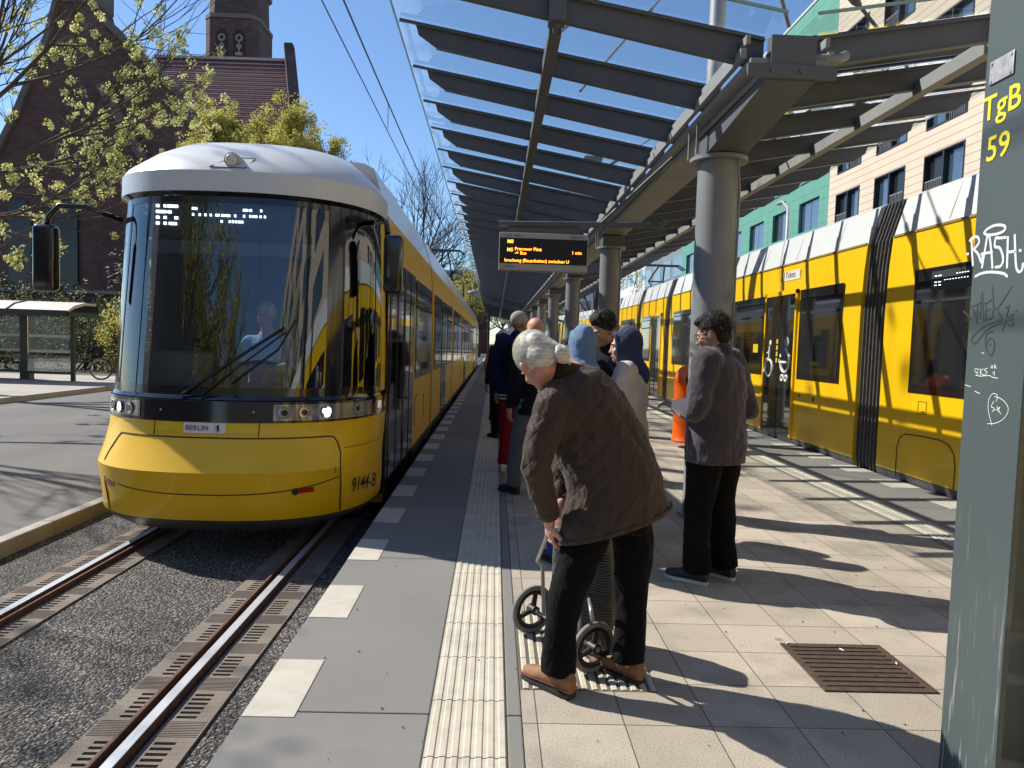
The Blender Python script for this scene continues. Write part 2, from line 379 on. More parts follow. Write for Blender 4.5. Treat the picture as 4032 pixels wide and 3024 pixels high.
# ================= canopy =================
STEEL=M('canopy_steel',(.105,.116,.132),rough=.5,var=.08,scale=3,dirt=.2,dscale=4)
STEELL=M('column_paint',(.23,.242,.255),rough=.48,var=.05,scale=2,dirt=.22,dscale=3)
def blue_stain():
    n,l,b=nodes(STEELL); tc=n.new('ShaderNodeTexCoord'); nz=n.new('ShaderNodeTexNoise'); nz.inputs['Scale'].default_value=2.2; nz.inputs['Detail'].default_value=7; nz.inputs['Distortion'].default_value=1.5; l.new(tc.outputs['Object'],nz.inputs['Vector'])
    sx=n.new('ShaderNodeSeparateXYZ'); l.new(tc.outputs['Object'],sx.inputs[0])
    a=n.new('ShaderNodeMapRange'); a.inputs['From Min'].default_value=1.3; a.inputs['From Max'].default_value=1.6; l.new(sx.outputs['Z'],a.inputs['Value'])
    c=n.new('ShaderNodeMapRange'); c.inputs['From Min'].default_value=2.5; c.inputs['From Max'].default_value=2.1; l.new(sx.outputs['Z'],c.inputs['Value'])
    r=n.new('ShaderNodeMapRange'); r.inputs['From Min'].default_value=.5; r.inputs['From Max'].default_value=.62; r.inputs['To Max'].default_value=.55; l.new(nz.outputs['Fac'],r.inputs['Value'])
    m1=n.new('ShaderNodeMath'); m1.operation='MULTIPLY'; l.new(a.outputs[0],m1.inputs[0]); l.new(c.outputs[0],m1.inputs[1])
    m2=n.new('ShaderNodeMath'); m2.operation='MULTIPLY'; l.new(m1.outputs[0],m2.inputs[0]); l.new(r.outputs[0],m2.inputs[1])
    src=b.inputs['Base Color'].links[0].from_socket; mx=n.new('ShaderNodeMix'); mx.data_type='RGBA'; l.new(m2.outputs[0],mx.inputs['Factor']); l.new(src,mx.inputs['A']); mx.inputs['B'].default_value=(.06,.13,.22,1); l.new(mx.outputs['Result'],b.inputs['Base Color'])
blue_stain()
GUT=M('gutter_paint',(.27,.28,.29),rough=.55,var=.08,scale=3,dirt=.3)
CGL=glassmat('canopy_glass',(.95,.985,.975),gloss=.03,rough=.02)
GEDGE=M('glass_edge',(.25,.42,.38),rough=.3,var=0)
cn=thing('platform_canopy','grey steel platform canopy with butterfly glass roof on round columns','canopy',(1.95,6.4,0))
SP=.983; Y0=5.09; NY=62; CX=1.95
# columns
for k in range(9):
    yc=6.4+5.9*k
    mb=MB(); mb.tube([(CX,yc,0),(CX,yc,3.19)],.178,40); mb.tube([(CX,yc,0),(CX,yc,.03)],.21,40)
    co=mb.build('column',STEELL,cn,smooth=True,ang=40)
    mb=MB(); mb.tube([(CX,yc,3.192),(CX,yc,3.225)],.252,40); mb.build('cap_flange',STEELL,co,smooth=True,ang=40)
    mb=MB(); mb.box(CX-.17,CX+.19,yc-.2,yc+.2,3.226,3.40)
    for sx in (-.12,.14): mb.disc((CX+sx,yc-.2,3.29),(0,-1,0),.018,10,.012)
    mb.build('cap_block',STEEL,co,bevel=.006)
    # conduit on the right side of the shaft
    if k<4:
        mb=MB(); mb.tube([(CX+.12,yc-.16,3.19),(CX+.15,yc-.13,3.0),(CX+.17,yc-.09,2.9),(CX+.17,yc-.09,.3)],.011,6); mb.build('conduit',STEELL,co)
YE=Y0+SP*NY-.3
# spine: central box girder, haunch up to the near end
mb=MB()
mb.hexa([(CX-.17,4.93,3.42),(CX+.19,4.93,3.42),(CX-.17,YE,3.40),(CX+.19,YE,3.40),(CX-.17,4.93,3.47),(CX+.19,4.93,3.47),(CX-.17,YE,3.47),(CX+.19,YE,3.47)])
mb.build('girder',GUT,cn)
mb=MB(); mb.box(CX-.27,CX+.27,4.90,YE,3.474,3.52); mb.box(CX-.10,CX+.14,4.97,YE,3.522,3.62); mb.build('gutter',GUT,cn,bevel=.004)
mb=MB()
mb.box(CX-.30,CX+.31,4.86,4.898,3.38,3.47); mb.box(CX-.14,CX+.17,4.88,4.966,3.475,3.67)
for sx in (-.14,.06): mb.disc((CX+sx,4.86,3.425),(0,-1,0),.014,10,.01)
mb.build('end_plate',STEEL,cn,bevel=.004)
mb=MB(); mb.tube([(CX+.05,4.93,3.53),(CX+.36,4.98,3.56),(CX+.43,5.0,3.60)],.035,10); mb.build('drain_pipe',STEELL,cn,smooth=True)
# haunch plates under girder at the first column
mb=MB()
mb.hexa([(CX-.16,4.90,3.372),(CX+.18,4.90,3.372),(CX-.16,6.2,3.23),(CX+.18,6.2,3.23),(CX-.16,4.90,3.418),(CX+.18,4.90,3.418),(CX-.16,6.2,3.398),(CX+.18,6.2,3.398)])
mb.build('haunch',STEEL,cn)
# side rails of the spine (light hollow sections with gaps seen between ribs)
for s,name in ((-1,'side_rail'),(1,'side_rail')):
    mb=MB(); x=CX+s*.305; mb.box(x-.02,x+.02,4.95,YE,3.53,3.60); mb.box(x-s*.03-.015,x-s*.03+.015,4.95,YE,3.63,3.69)
    mb.build(name,GUT,cn)
# little frame (ladder bracket) beside first column head
for k in (0,1):
    yc=6.4+5.9*k
    mb=MB(); mb.tube([(CX-.25,yc-.18,3.225),(CX-.25,yc-.18,3.50),(CX-.25,yc+.08,3.50),(CX-.25,yc+.08,3.225)],.012,6); mb.build('bracket_frame',STEELL,cn)
ZI,ZT=3.70,4.13
def ribmb(mb,y,s):
    xi=CX+s*.12; xt=CX+s*2.68; sl=(ZT-ZI)/(xt-xi)
    def z(x): return ZI+(x-xi)*sl
    t=.006
    pts=[(xi,z(xi)),(xt,z(xt)),(xt-s*.02,z(xt)-.07),(xt-s*.16,z(xt)-.165),(xi,z(xi)-.18)]
    a=[mb.v((x,y-t,zz)) for x,zz in pts]; b=[mb.v((x,y+t,zz)) for x,zz in pts]
    mb.face(a); mb.face(b)
    for i in range(5): mb.face([a[i],a[(i+1)%5],b[(i+1)%5],b[i]])
    mb.beam((xi,y,ZI+.006),(xt,y,ZT+.006),.07,.012)
    mb.beam((xi,y,z(xi)-.184),(xt-s*.17,y,z(xt)-.17),.055,.01)
    mb.beam((xi,y,ZI+.024),(xt+s*.14,y,ZT+.024+.14*abs(sl)),.022,.022)
far=MB()
for s in (-1,1):
    for k in range(NY):
        if k<50:
            mb=MB(); ribmb(mb,Y0+SP*k,s); mb.build('rib',STEEL,cn)
        else: ribmb(far,Y0+SP*k,s)
tag(far.build('rib_run',STEEL,cn),kind='stuff')
def pane(mb,ya,yb,s):
    xi=CX+s*.10; xo=CX+s*2.85; zi=ZI+.045; sl=(ZT-ZI)/2.56
    mb.quad((xi,ya,zi),(xo,ya,zi+2.75*sl),(xo,yb,zi+2.75*sl),(xi,yb,zi))
fg=MB()
for s in (-1,1):
    for k in range(-1,NY-1):
        ya=Y0+SP*k+.008; yb=Y0+SP*(k+1)-.008
        if k<0: ya=Y0-.36
        if k<49:
            mb=MB(); pane(mb,ya,yb,s)
            p=mb.build('glass_pane',[CGL],cn)
        else: pane(fg,ya,yb,s)
tag(fg.build('glass_run',CGL,cn),kind='stuff')
mb=MB()
for s in (-1,1):
    sl=(ZT-ZI)/2.56; xo=CX+s*2.85; zo=ZI+.045+2.75*sl
    mb.box(min(xo,xo+s*.012),max(xo,xo+s*.012),Y0-.36,YE,zo-.008,zo+.006)
    mb.beam((CX+s*.1,Y0-.366,ZI+.045),(xo,Y0-.366,zo),.012,.02)
mb.build('glass_edge',GEDGE,cn)
# purlins, light box sections running below the ribs on both wings
for s in (-1,1):
    x=CX+s*1.585; zb=ZI+(1.585-.12)*(ZT-ZI)/2.56-.2
    mb=MB(); mb.box(x-.045,x+.045,Y0+.12,YE,zb-.012,zb+.10)
    mb.box(x-.06,x+.06,Y0-.07,Y0+.07,zb+.02,zb+.30); mb.box(x-.02,x+.02,Y0-.03,Y0+.22,zb-.005,zb+.06)
    mb.build('purlin',STEEL if s<0 else GUT,cn,bevel=.004)
# glass clamps on the purlins
for k in range(0,12,2):
    for s in (-1,1):
        x=CX+s*1.585; y=Y0+SP*k; mb=MB(); mb.box(x-.07,x+.07,y-.018,y+.018,3.92,3.995); mb.build('clamp',STEEL,cn)
# floodlights / boxes on top of the glass (seen through)
LMP=M('lamp_housing',(.33,.34,.34),rough=.5,var=.08)
def spot(x,y,z):
    mb=MB(); mb.box(x-.13,x+.13,y-.1,y+.1,z+.02,z+.12); mb.build('roof_fixing',LMP,cn,bevel=.03)
for x,y in ((.34,6.62),(.36,7.62),(3.6,6.6),(1.2,9.4)): spot(x,y,ZI+.045+abs(x-CX)*.168)
# ================= departure display =================
dp=thing('departure_display','hanging departure display with glowing orange text under the canopy','display',(.45,7,2.42))
GRYB=M('display_frame',(.42,.42,.40),rough=.5,var=.05); BLK=M('display_black',(.006,.006,.008),rough=.25,var=0)
ORG=M('led_orange',(1,.33,.03),var=0,emit=2.6); INK=M('ink_dark',(.05,.05,.06),rough=.7,var=0)
mb=MB(); mb.box(.015,.885,7.0,7.17,2.245,2.61); mb.build('casing',GRYB,dp,bevel=.008)
mb=MB(); mb.box(.02,.878,6.994,6.9995,2.31,2.555); mb.build('screen',BLK,dp)
mb=MB(); mb.box(.10,.80,7.04,7.12,2.612,2.66); mb.tube([(.0,7.08,2.70),(1.62,7.08,2.74),(1.66,7.08,2.80)],.03,8); mb.tube([(1.0,7.08,2.72),(1.70,7.08,3.40)],.022,8)
mb.build('hanger',STEEL,dp)
LY=6.9925
def ld(s,x,z,size,al='LEFT',mt=None,wx=1.): return text(s,'lettering',size,mt or ORG,dp,(x,LY,z),(1,0,0),(0,0,1),align=al,font_w=wx,off=.0006 if mt is None else 0)
ld('Linie',.075,2.57,.03,mt=INK); ld('Ziel',.165,2.57,.03,mt=INK); ld('Abfahrt in',.835,2.57,.03,'RIGHT',mt=INK)
ld('M8',.092,2.505,.048); ld('M5',.092,2.425,.048); ld('Prerower Platz',.168,2.437,.044,wx=.98); ld('-> Bus',.168,2.398,.044); ld('1 min',.825,2.415,.044,'RIGHT')
ld('brechung (Bauarbeiten) zwischen U',.07,2.325,.044,wx=1.0)
ld('D Bermem',.062,2.272,.026,mt=INK)
# lamp fittings of the canopy underside
# ================= steel mast TgB 59 =================
ms=thing('steel_mast','large grey steel mast with yellow TgB 59 and graffiti tags','mast',(1.85,2.35,0))
def mastmat():
    m=M('mast_paint',(.070,.092,.096),rough=.42,var=.09,scale=2.5,dirt=.2,dscale=5); n,l,b=nodes(m)
    tc=n.new('ShaderNodeTexCoord'); mp=n.new('ShaderNodeMapping'); mp.inputs['Rotation'].default_value=(R(25),0,0); mp.inputs['Scale'].default_value=(1,40,2.2); l.new(tc.outputs['Object'],mp.inputs[0])
    nz=n.new('ShaderNodeTexNoise'); nz.inputs['Scale'].default_value=2; nz.inputs['Detail'].default_value=6; l.new(mp.outputs[0],nz.inputs['Vector'])
    r=n.new('ShaderNodeMapRange'); r.inputs['From Min'].default_value=.60; r.inputs['From Max'].default_value=.70; r.inputs['To Max'].default_value=.6; l.new(nz.outputs['Fac'],r.inputs['Value'])
    sx=n.new('ShaderNodeSeparateXYZ'); l.new(tc.outputs['Object'],sx.inputs[0])
    h=n.new('ShaderNodeMapRange'); h.inputs['From Min'].default_value=0; h.inputs['From Max'].default_value=1.1; h.inputs['To Min'].default_value=1; h.inputs['To Max'].default_value=0; l.new(sx.outputs['Z'],h.inputs['Value'])
    mu=n.new('ShaderNodeMath'); mu.operation='MULTIPLY'; l.new(r.outputs[0],mu.inputs[0]); l.new(h.outputs[0],mu.inputs[1])
    mx=n.new('ShaderNodeMix'); mx.data_type='RGBA'; src=b.inputs['Base Color'].links[0].from_socket
    l.new(mu.outputs[0],mx.inputs['Factor']); l.new(src,mx.inputs['A']); mx.inputs['B'].default_value=(.45,.46,.44,1); l.new(mx.outputs['Result'],b.inputs['Base Color'])
    return m
MP=mastmat()
mb=MB(); mb.box(1.70,1.722,2.236,2.52,0.0,7.5); mb.build('flange',MP,ms,bevel=.004)
mb=MB(); mb.box(1.722,2.0,2.372,2.386,0.0,7.5); mb.build('web',MP,ms)
mb=MB(); mb.box(2.0,2.022,2.236,2.52,0.0,7.5); mb.build('flange',MP,ms,bevel=.004)
YEL=M('yellow_paint_letter',(.78,.68,.03),rough=.5,var=.05)
XM=1.6985
text('TgB','lettering',.118,YEL,ms,(XM,2.52,2.36),(0,-1,0),(0,0,1),off=.0012); text('59','lettering',.118,YEL,ms,(XM,2.487,2.215),(0,-1,0),(0,0,1),off=.0012)
ALU=M('aluminium_plate',(.42,.42,.45),rough=.45,metal=.5,var=.25,scale=30,dirt=.3,dscale=25)
mb=MB(); mb.box(1.694,1.699,2.375,2.492,2.478,2.557); pl=mb.build('id_plate',ALU,ms,bevel=.004)
mb=MB()
for y in (2.387,2.481):
    for z in (2.488,2.547): mb.disc((1.694,y,z),(-1,0,0),.005,8,.003)
mb.build('rivet_set',ALU,pl)
G={"white":[[[2.552,1.905],[2.546,1.904]],[[2.534,1.958],[2.525,1.908],[2.516,1.861]],[[2.541,1.951],[2.518,1.961],[2.499,1.956],[2.491,1.939],[2.503,1.925],[2.516,1.917],[2.493,1.898],[2.472,1.866],[2.469,1.888]],[[2.467,1.848],[2.458,1.906],[2.451,1.949],[2.44,1.95],[2.425,1.896],[2.414,1.841]],[[2.475,1.895],[2.422,1.895]],[[2.361,1.936],[2.391,1.938],[2.408,1.94],[2.409,1.912],[2.388,1.906],[2.371,1.883],[2.365,1.857],[2.376,1.842],[2.398,1.841]],[[2.35,1.935],[2.347,1.886],[2.344,1.835]],[[2.345,1.885],[2.313,1.884]],[[2.319,1.937],[2.311,1.881],[2.302,1.832],[2.288,1.814],[2.275,1.82],[2.273,1.838]],[[2.292,1.884],[2.287,1.883]],[[2.468,1.968],[2.454,1.978],[2.418,1.985],[2.382,1.98],[2.366,1.971],[2.372,1.959],[2.406,1.954],[2.452,1.958],[2.468,1.968]],[[2.498,1.819],[2.476,1.825],[2.439,1.828],[2.393,1.823],[2.357,1.815],[2.341,1.805]]],"dark":[[[2.456,1.727],[2.479,1.719],[2.51,1.711],[2.491,1.697],[2.476,1.664]],[[2.512,1.714],[2.475,1.656]],[[2.477,1.654],[2.478,1.715],[2.46,1.67],[2.459,1.759],[2.44,1.656]],[[2.437,1.72],[2.429,1.662]],[[2.437,1.72],[2.41,1.731]],[[2.434,1.694],[2.412,1.699]],[[2.431,1.663],[2.402,1.668]],[[2.41,1.775],[2.398,1.718],[2.397,1.671]],[[2.317,1.768],[2.38,1.698],[2.398,1.718]],[[2.38,1.698],[2.355,1.666]],[[2.551,1.699],[2.529,1.685],[2.506,1.67]],[[2.337,1.699],[2.321,1.707],[2.33,1.671],[2.301,1.676]],[[2.289,1.689],[2.288,1.689]],[[2.3,1.664],[2.35,1.653],[2.418,1.63],[2.47,1.586],[2.495,1.584],[2.491,1.605],[2.438,1.64],[2.35,1.663]],[[2.346,1.623],[2.329,1.659],[2.299,1.652],[2.306,1.64],[2.341,1.652]],[[2.391,1.623],[2.417,1.617],[2.426,1.592],[2.411,1.554],[2.391,1.542],[2.379,1.561],[2.384,1.592],[2.406,1.598],[2.421,1.579]],[[2.404,1.576],[2.401,1.576]]],"thin":[[[2.446,1.49],[2.466,1.491],[2.463,1.479],[2.45,1.481],[2.46,1.468],[2.445,1.47]],[[2.44,1.495],[2.437,1.47]],[[2.425,1.493],[2.437,1.482],[2.421,1.471]],[[2.403,1.496],[2.419,1.49],[2.403,1.481],[2.419,1.47]],[[2.445,1.466],[2.393,1.471],[2.375,1.466],[2.35,1.464]],[[2.386,1.504],[2.377,1.504],[2.38,1.497],[2.387,1.5]],[[2.37,1.511],[2.369,1.497]],[[2.361,1.506],[2.369,1.503],[2.36,1.497]],[[2.376,1.479],[2.369,1.486],[2.368,1.47]],[[2.362,1.303],[2.385,1.353],[2.385,1.391],[2.367,1.411],[2.345,1.405],[2.349,1.386]],[[2.359,1.401],[2.324,1.395],[2.294,1.373],[2.295,1.349],[2.318,1.325],[2.35,1.311],[2.384,1.306]],[[2.361,1.385],[2.372,1.366],[2.357,1.362],[2.365,1.349]],[[2.355,1.355],[2.346,1.359]],[[2.344,1.369],[2.337,1.351]],[[2.341,1.359],[2.331,1.368],[2.334,1.357],[2.324,1.345]],[[2.513,1.432],[2.483,1.427]],[[2.46,1.413],[2.442,1.408],[2.433,1.407]],[[2.438,1.55],[2.426,1.546]]]}
def strokes(ls,rad,mt,nm='graffiti_tag'):
    mb=MB()
    for l_ in ls:
        pts=[Vector((0,y,z)) for y,z in l_]
        # smooth (Catmull)
        P=[pts[0]]+pts+[pts[-1]]; q=[]
        for i in range(1,len(P)-2):
            for t in (0,.25,.5,.75):
                a,b,c,d=P[i-1],P[i],P[i+1],P[i+2]
                q.append(.5*((2*b)+(c-a)*t+(2*a-5*b+4*c-d)*t*t+(3*b-a-3*c+d)*t**3))
        q.append(pts[-1])
        for i,p in enumerate(q):
            mb.disc((1.6992,p.y,p.z),(-1,0,0),rad,8,.0006+.00002*(i%7))
        for i,(a,b) in enumerate(zip(q,q[1:])):
            if (b-a).length<1e-4: continue
            d=(b-a).normalized(); n_=Vector((0,-d.z,d.y))*rad
            mb.quad(*[(1.6988-.00002*(i%5),v.y,v.z) for v in (a+n_,b+n_,b-n_,a-n_)])
    return mb.build(nm,mt,ms)
strokes(G['white'],.0048,M('white_marker',(.62,.66,.68),rough=.5,var=.12,scale=60))
strokes(G['dark'],.0028,M('dark_marker',(.04,.05,.055),rough=.6,var=.2,scale=40))
PEN=M('white_pen',(.7,.72,.7),rough=.6,var=.1)
for a_,b_ in ((0,9),(9,10),(10,15),(15,16),(16,17),(17,18)): strokes(G['thin'][a_:b_],.0012,PEN)
# ================= catenary mast behind the canopy, wires =================
t=thing('catenary_mast','tall round pale mast rising behind the glass canopy','mast',(4.2,14.2,0))
PAL=M('pale_galvanised',(.42,.42,.42),rough=.45,metal=.2,var=.12,scale=5,stretch=(1,1,.2))
mb=MB(); mb.tube([(4.2,14.3,0),(4.2,14.3,13)],[.165,.15],24); mb.build('shaft',PAL,t,smooth=True,ang=50)
WIRE=M('overhead_wire',(.03,.03,.033),rough=.6,var=0)
def wire(name,label,pts,r,group=None,mt=None,cat='wire'):
    mb=MB(); mb.tube(pts,r,6); return tag(mb.build(name,mt or WIRE),label,cat,group)
def sag(a,b,s,n=14):
    a=Vector(a);b=Vector(b); return [a.lerp(b,i/n)-Vector((0,0,s*4*(i/n)*(1-i/n))) for i in range(n+1)]
wire('contact_wire','lower overhead wire running above the left tram',[(-2.27,-5,5.72),(-2.22,60,5.5),(-2.5,140,5.4)],.009)
wire('messenger_wire','upper overhead wire above the left tram, nearest the sky corner',sag((-2.27,-10,6.75),(-2.27,44,6.55),.45),.008)
wire('messenger_wire','thinner overhead wire running beside the upper one',sag((-2.20,-10,6.62),(-2.2,44,6.45),.45),.006)
wire('dropper_wire','short dropper joining the overhead wires above the left tram',[(-2.25,14.4,6.18),(-2.25,14.42,5.7)],.007)
wire('contact_wire','overhead wire running above the right tram',[(6.2,-5,5.7),(6.2,60,5.5)],.008)
ROD=M('stay_rod',(.17,.17,.175),rough=.5,var=.1)
def cable(lab,a,b,r=.014,group='stay cables over the canopy'):
    t=thing('stay_cable',lab,'cable',a,group); a=Vector(a);b=Vector(b)
    mb=MB(); mb.tube([a,b],r,7); mb.build('rod',ROD,t)
    m_=a.lerp(b,.35); d=(b-a).normalized(); mb=MB(); mb.tube([m_-d*.22,m_-d*.16,m_+d*.16,m_+d*.22],[r*1.1,r*2.6,r*2.6,r*1.1],8); mb.build('turnbuckle',ROD,t,smooth=True)
cable('thin stay cable crossing above the left glass wing, nearer one',(.42,7.1,4.45),(3.9,14.1,10.2))
cable('stay cable with turnbuckle crossing above the left glass wing',(.85,7.9,4.3),(4.1,14.1,9.6))
cable('stay rod dropping from top edge to the canopy end box',(1.95,4.95,3.75),(1.25,4.4,4.95),.013)
cable('stay rod dropping to the right glass wing beside the mast',(2.75,5.3,3.92),(1.75,4.9,4.6),.013)
cable('short stay cable seen far through the canopy glass',(1.05,13.2,4.2),(4.1,14.1,6.4),.012)
# ================= trams =================
TY=M('tram_yellow',(.84,.515,.002),rough=.38,var=.04,scale=3,coat=.22,dirt=.10,dscale=3.5)
TYB=M('tram_yellow_bright',(.78,.55,.015),rough=.35,var=.03,coat=.4)
TW=M('tram_white',(.66,.68,.70),rough=.35,var=.04,scale=2,coat=.3,dirt=.12,dscale=2)
TB=M('tram_black',(.012,.012,.015),rough=.14,var=.1,scale=4,coat=.6)
TBM=M('tram_black_matt',(.02,.02,.022),rough=.55,var=.2,scale=10)
TSK=M('tram_skirt',(.06,.062,.07),rough=.5,var=.2,scale=8)
SEAM=M('panel_seam',(.06,.035,.004),rough=.8,var=0)
RUB=M('rubber_black',(.018,.018,.02),rough=.75,var=.1)
WG=glassmat('windscreen_glass',(.58,.62,.63),gloss=.09,rough=.012)
SG=M('side_window_glass',(.012,.015,.018),rough=.04,var=.3,scale=1.2,spec=1.,coat=1.)
LED=M('led_white',(.85,.93,1),var=0,emit=3.2)
HL=M('headlight_lit',(1,.97,.82),var=0,emit=5)
LENS=M('lens_chrome',(.55,.57,.6),rough=.12,metal=.9,var=.2,scale=30)
RED=M('red_reflector',(.45,.015,.01),rough=.25,var=.1,coat=.5)
BEL=M('bellows_rubber',(.10,.097,.09),rough=.45,var=.3,scale=12)
INT=M('cab_interior',(.035,.037,.042),rough=.7,var=.2); INTL=M('cab_panel_light',(.5,.52,.52),rough=.5,var=.05)
def tram_prof(zs,cx,side,W=1.2):
    """cross-section (x,z) list from the bottom of one side over the roof to the other, band index per edge"""
    half=[(W-.05,-.16),(W-.01,.05),(W,.10),(W,1.9),(W-.02,2.45),(W-.05,2.78),(W-.06,2.80),(W-.20,3.24),(W-.30,3.29),(W-.75,3.33)]
    return [(a,b*zs if b>.1 else b) for a,b in half]
def tram_body(parent,cx,y0,y1,zs,W=1.2,sideyellow=True):
    h=tram_prof(zs,cx,1,W); n=len(h)
    pts=[(cx+x,z) for x,z in h]+[(cx-x,z) for x,z in reversed(h)]
    def band(i):
        j=i if i<n-1 else (2*n-2-i)
        return 2 if j<2 else (0 if j<5 else 1)
    # body (yellow) shell, roof shell, skirt
    for bi,(nm,mt) in enumerate((('body',TY),('roof',TW),('skirt',TSK))):
        mb=MB(); a=[mb.v((x,y0,z)) for x,z in pts]; b=[mb.v((x,y1,z)) for x,z in pts]
        for i in range(len(pts)-1):
            k=1 if i==n-1 else band(i)
            if k==bi: mb.face([a[i],a[i+1],b[i+1],b[i]])
        if bi<2:
            for q in (a,b):
                sel=(q[:6]+q[-6:]) if bi==0 else q[5:-5]
                mb.face(sel)
        o=mb.build(nm,mt,parent,smooth=True,ang=25)
def bellows(parent,cx,y0,y1,zs,W=1.2):
    h=tram_prof(zs,cx,1,W-.03); pts=[(cx+x,z) for x,z in h]+[(cx-x,z) for x,z in reversed(h)]
    mb=MB(); n=max(3,int((y1-y0)/.085)); prev=None; P_=(y1-y0)/n
    for i in range(4*n+1):
        y=y0+P_*(i//4)+P_*(0,.30,.40,.60)[i%4]; k=(.06,.045,0,0)[i%4]
        ring=[mb.v((cx+(x-cx)*(1-k/1.1),y,z-(k if z>2 else 0))) for x,z in pts]
        if prev:
            for j in range(len(ring)-1): mb.face([prev[j],prev[j+1],ring[j+1],ring[j]])
        prev=ring
    mb.build('bellows',BEL,parent)
def panelrect(mb,x,s,y0,y1,z0,z1,zs,t=.006,zf=None):
    """thin panel on side s (s=-1: side facing -X) following the flat wall"""
    a,b=sorted((x,x+s*t)); mb.box(a,b,y0,y1,z0*zs,z1*zs)
def window(parent,x,s,y0,y1,zs,z0=1.0,z1=2.34,opener=True,seats=False):
    mb=MB(); panelrect(mb,x,s,y0,y1,z0,z1,zs,.008); w=mb.build('window',TB,parent,bevel=.003)
    mb=MB(); panelrect(mb,x+s*.008,s,y0+.07,y1-.07,z0+.09,z1-.08,zs,.004); mb.build('pane',SG,w)
    if opener:
        mb=MB(); panelrect(mb,x+s*.012,s,y0+.08,y1-.08,z0+.97,z0+1.0,zs,.010); panelrect(mb,x+s*.012,s,y0+.1,y1-.1,z1-.14,z1-.12,zs,.008); mb.build('window_rail',RUB,w)
def door(parent,x,s,y0,y1,zs,picto=False,yellow=True):
    mb=MB()
    if yellow:
        for a in ((y0,y0+.055,.09,2.36),(y1-.055,y1,.09,2.36),(y0,y1,2.30,2.37)): panelrect(mb,x,s,a[0],a[1],a[2],a[3],zs,.032)
    d=mb.build('door_frame',TY if yellow else TB,parent) if yellow else None
    ym=(y0+y1)/2
    for a,b in ((y0+.05,ym-.008),(ym+.008,y1-.05)):
        mb=MB(); panelrect(mb,x,s,a,b,.09,2.325,zs,.009); dl=mb.build('door_leaf',TB,parent,bevel=.003)
        mb=MB(); panelrect(mb,x+s*.009,s,a+.05,b-.05,.22,2.22,zs,.004); mb.build('pane',SG,dl)
        mb=MB(); mb.disc((x+s*.013,(a+b)/2,.35),(s,0,0),.022,12,.004); mb.build('sensor',LENS,dl)
    mb=MB(); panelrect(mb,x,s,ym-.008,ym+.008,.09,2.33,zs,.014); mb.build('door_seal',RUB,parent)
def polyline_flat(mb,x,s,pts,r):
    for a,b in zip(pts,pts[1:]):
        mb.beam((x+s*.004,a[0],a[1]),(x+s*.004,b[0],b[1]),r*2,.004,up=(1,0,0)) if False else mb.tube([(x+s*.003,a[0],a[1]),(x+s*.003,b[0],b[1])],r,6)
def arc(cy,cz,r,a0,a1,n=14,sx=1): return [(cy+sx*r*math.cos(R(a0+(a1-a0)*i/n)),cz+r*math.sin(R(a0+(a1-a0)*i/n))) for i in range(n+1)]
# ---------- LEFT TRAM ----------
CX1=-2.27; W1=1.2
lt=thing('yellow_tram','yellow tram with white roof arriving head on at the left platform edge','tram',(CX1,7,0))
LV=[(-.06,5.72,1.02,1.10),(.01,5.63,1.17,1.25),(.055,5.60,1.19,1.30),(.2,5.575,1.2,1.35),(.445,5.51,1.205,1.38),(.58,5.605,1.2,1.38),(.69,5.665,1.2,1.38),(.73,5.685,1.2,1.38),(.82,5.70,1.2,1.4),(.99,5.715,1.2,1.4),(1.03,5.76,1.185,1.35),(1.5,5.83,1.18,1.3),(2.1,5.915,1.165,1.22),(2.5,5.965,1.15,1.17),(2.66,5.985,1.14,1.15),(2.69,5.925,1.178,1.18),(2.86,5.93,1.175,1.18),(2.92,5.975,1.15,1.16),(3.10,6.22,.985,1.02),(3.22,6.45,.84,.9),(3.32,6.9,.64,.7),(3.36,7.4,.5,.55)]
def S(t,z,off=0):
    """point on the cab surface: t in [-1,1] around the nose (left to right), z height"""
    for a,b in zip(LV,LV[1:]):
        if a[0]<=z<=b[0]: break
    k=(z-a[0])/(b[0]-a[0]); Y,Wd,D=[a[i]+(b[i]-a[i])*k for i in (1,2,3)]
    th=t*math.pi/2; sn,cs=math.sin(th),math.cos(th)
    x=Wd*math.copysign(abs(sn)**.80,sn); y=Y+D*(1-max(cs,0)**.77)
    p=Vector((CX1+x,y,z))
    if off:
        nrm=Vector((x/Wd**2,(y-Y-D)/D**2,0)).normalized(); p+=nrm*off
    return p
def band(name,z0,z1,mt,parent,t0=-1,t1=1,nt=56,off=0,smooth=True,zl=None,ang=28):
    zz=sorted(set([z0,z1]+[l_[0] for l_ in LV if z0<l_[0]<z1]+(zl or []))); mb=MB(); prev=None
    for z in zz:
        row=[mb.v(S(t0+(t1-t0)*i/nt,z,off)) for i in range(nt+1)]
        if prev:
            for i in range(nt): mb.face([prev[i],prev[i+1],row[i+1],row[i]])
        prev=row
    return mb.build(name,mt,parent,smooth=smooth,ang=ang,recalc=False)
band('cab_skirt',-.06,.05,TSK,lt); nose=band('bumper',.05,.99,TY,lt)
band('lamp_band',.822,.992,TB,lt,off=.006,t0=-.99,t1=.985)
roofc=band('cab_roof',2.69,3.36,TW,lt); band('cab_soffit',2.66,2.69,TB,lt)
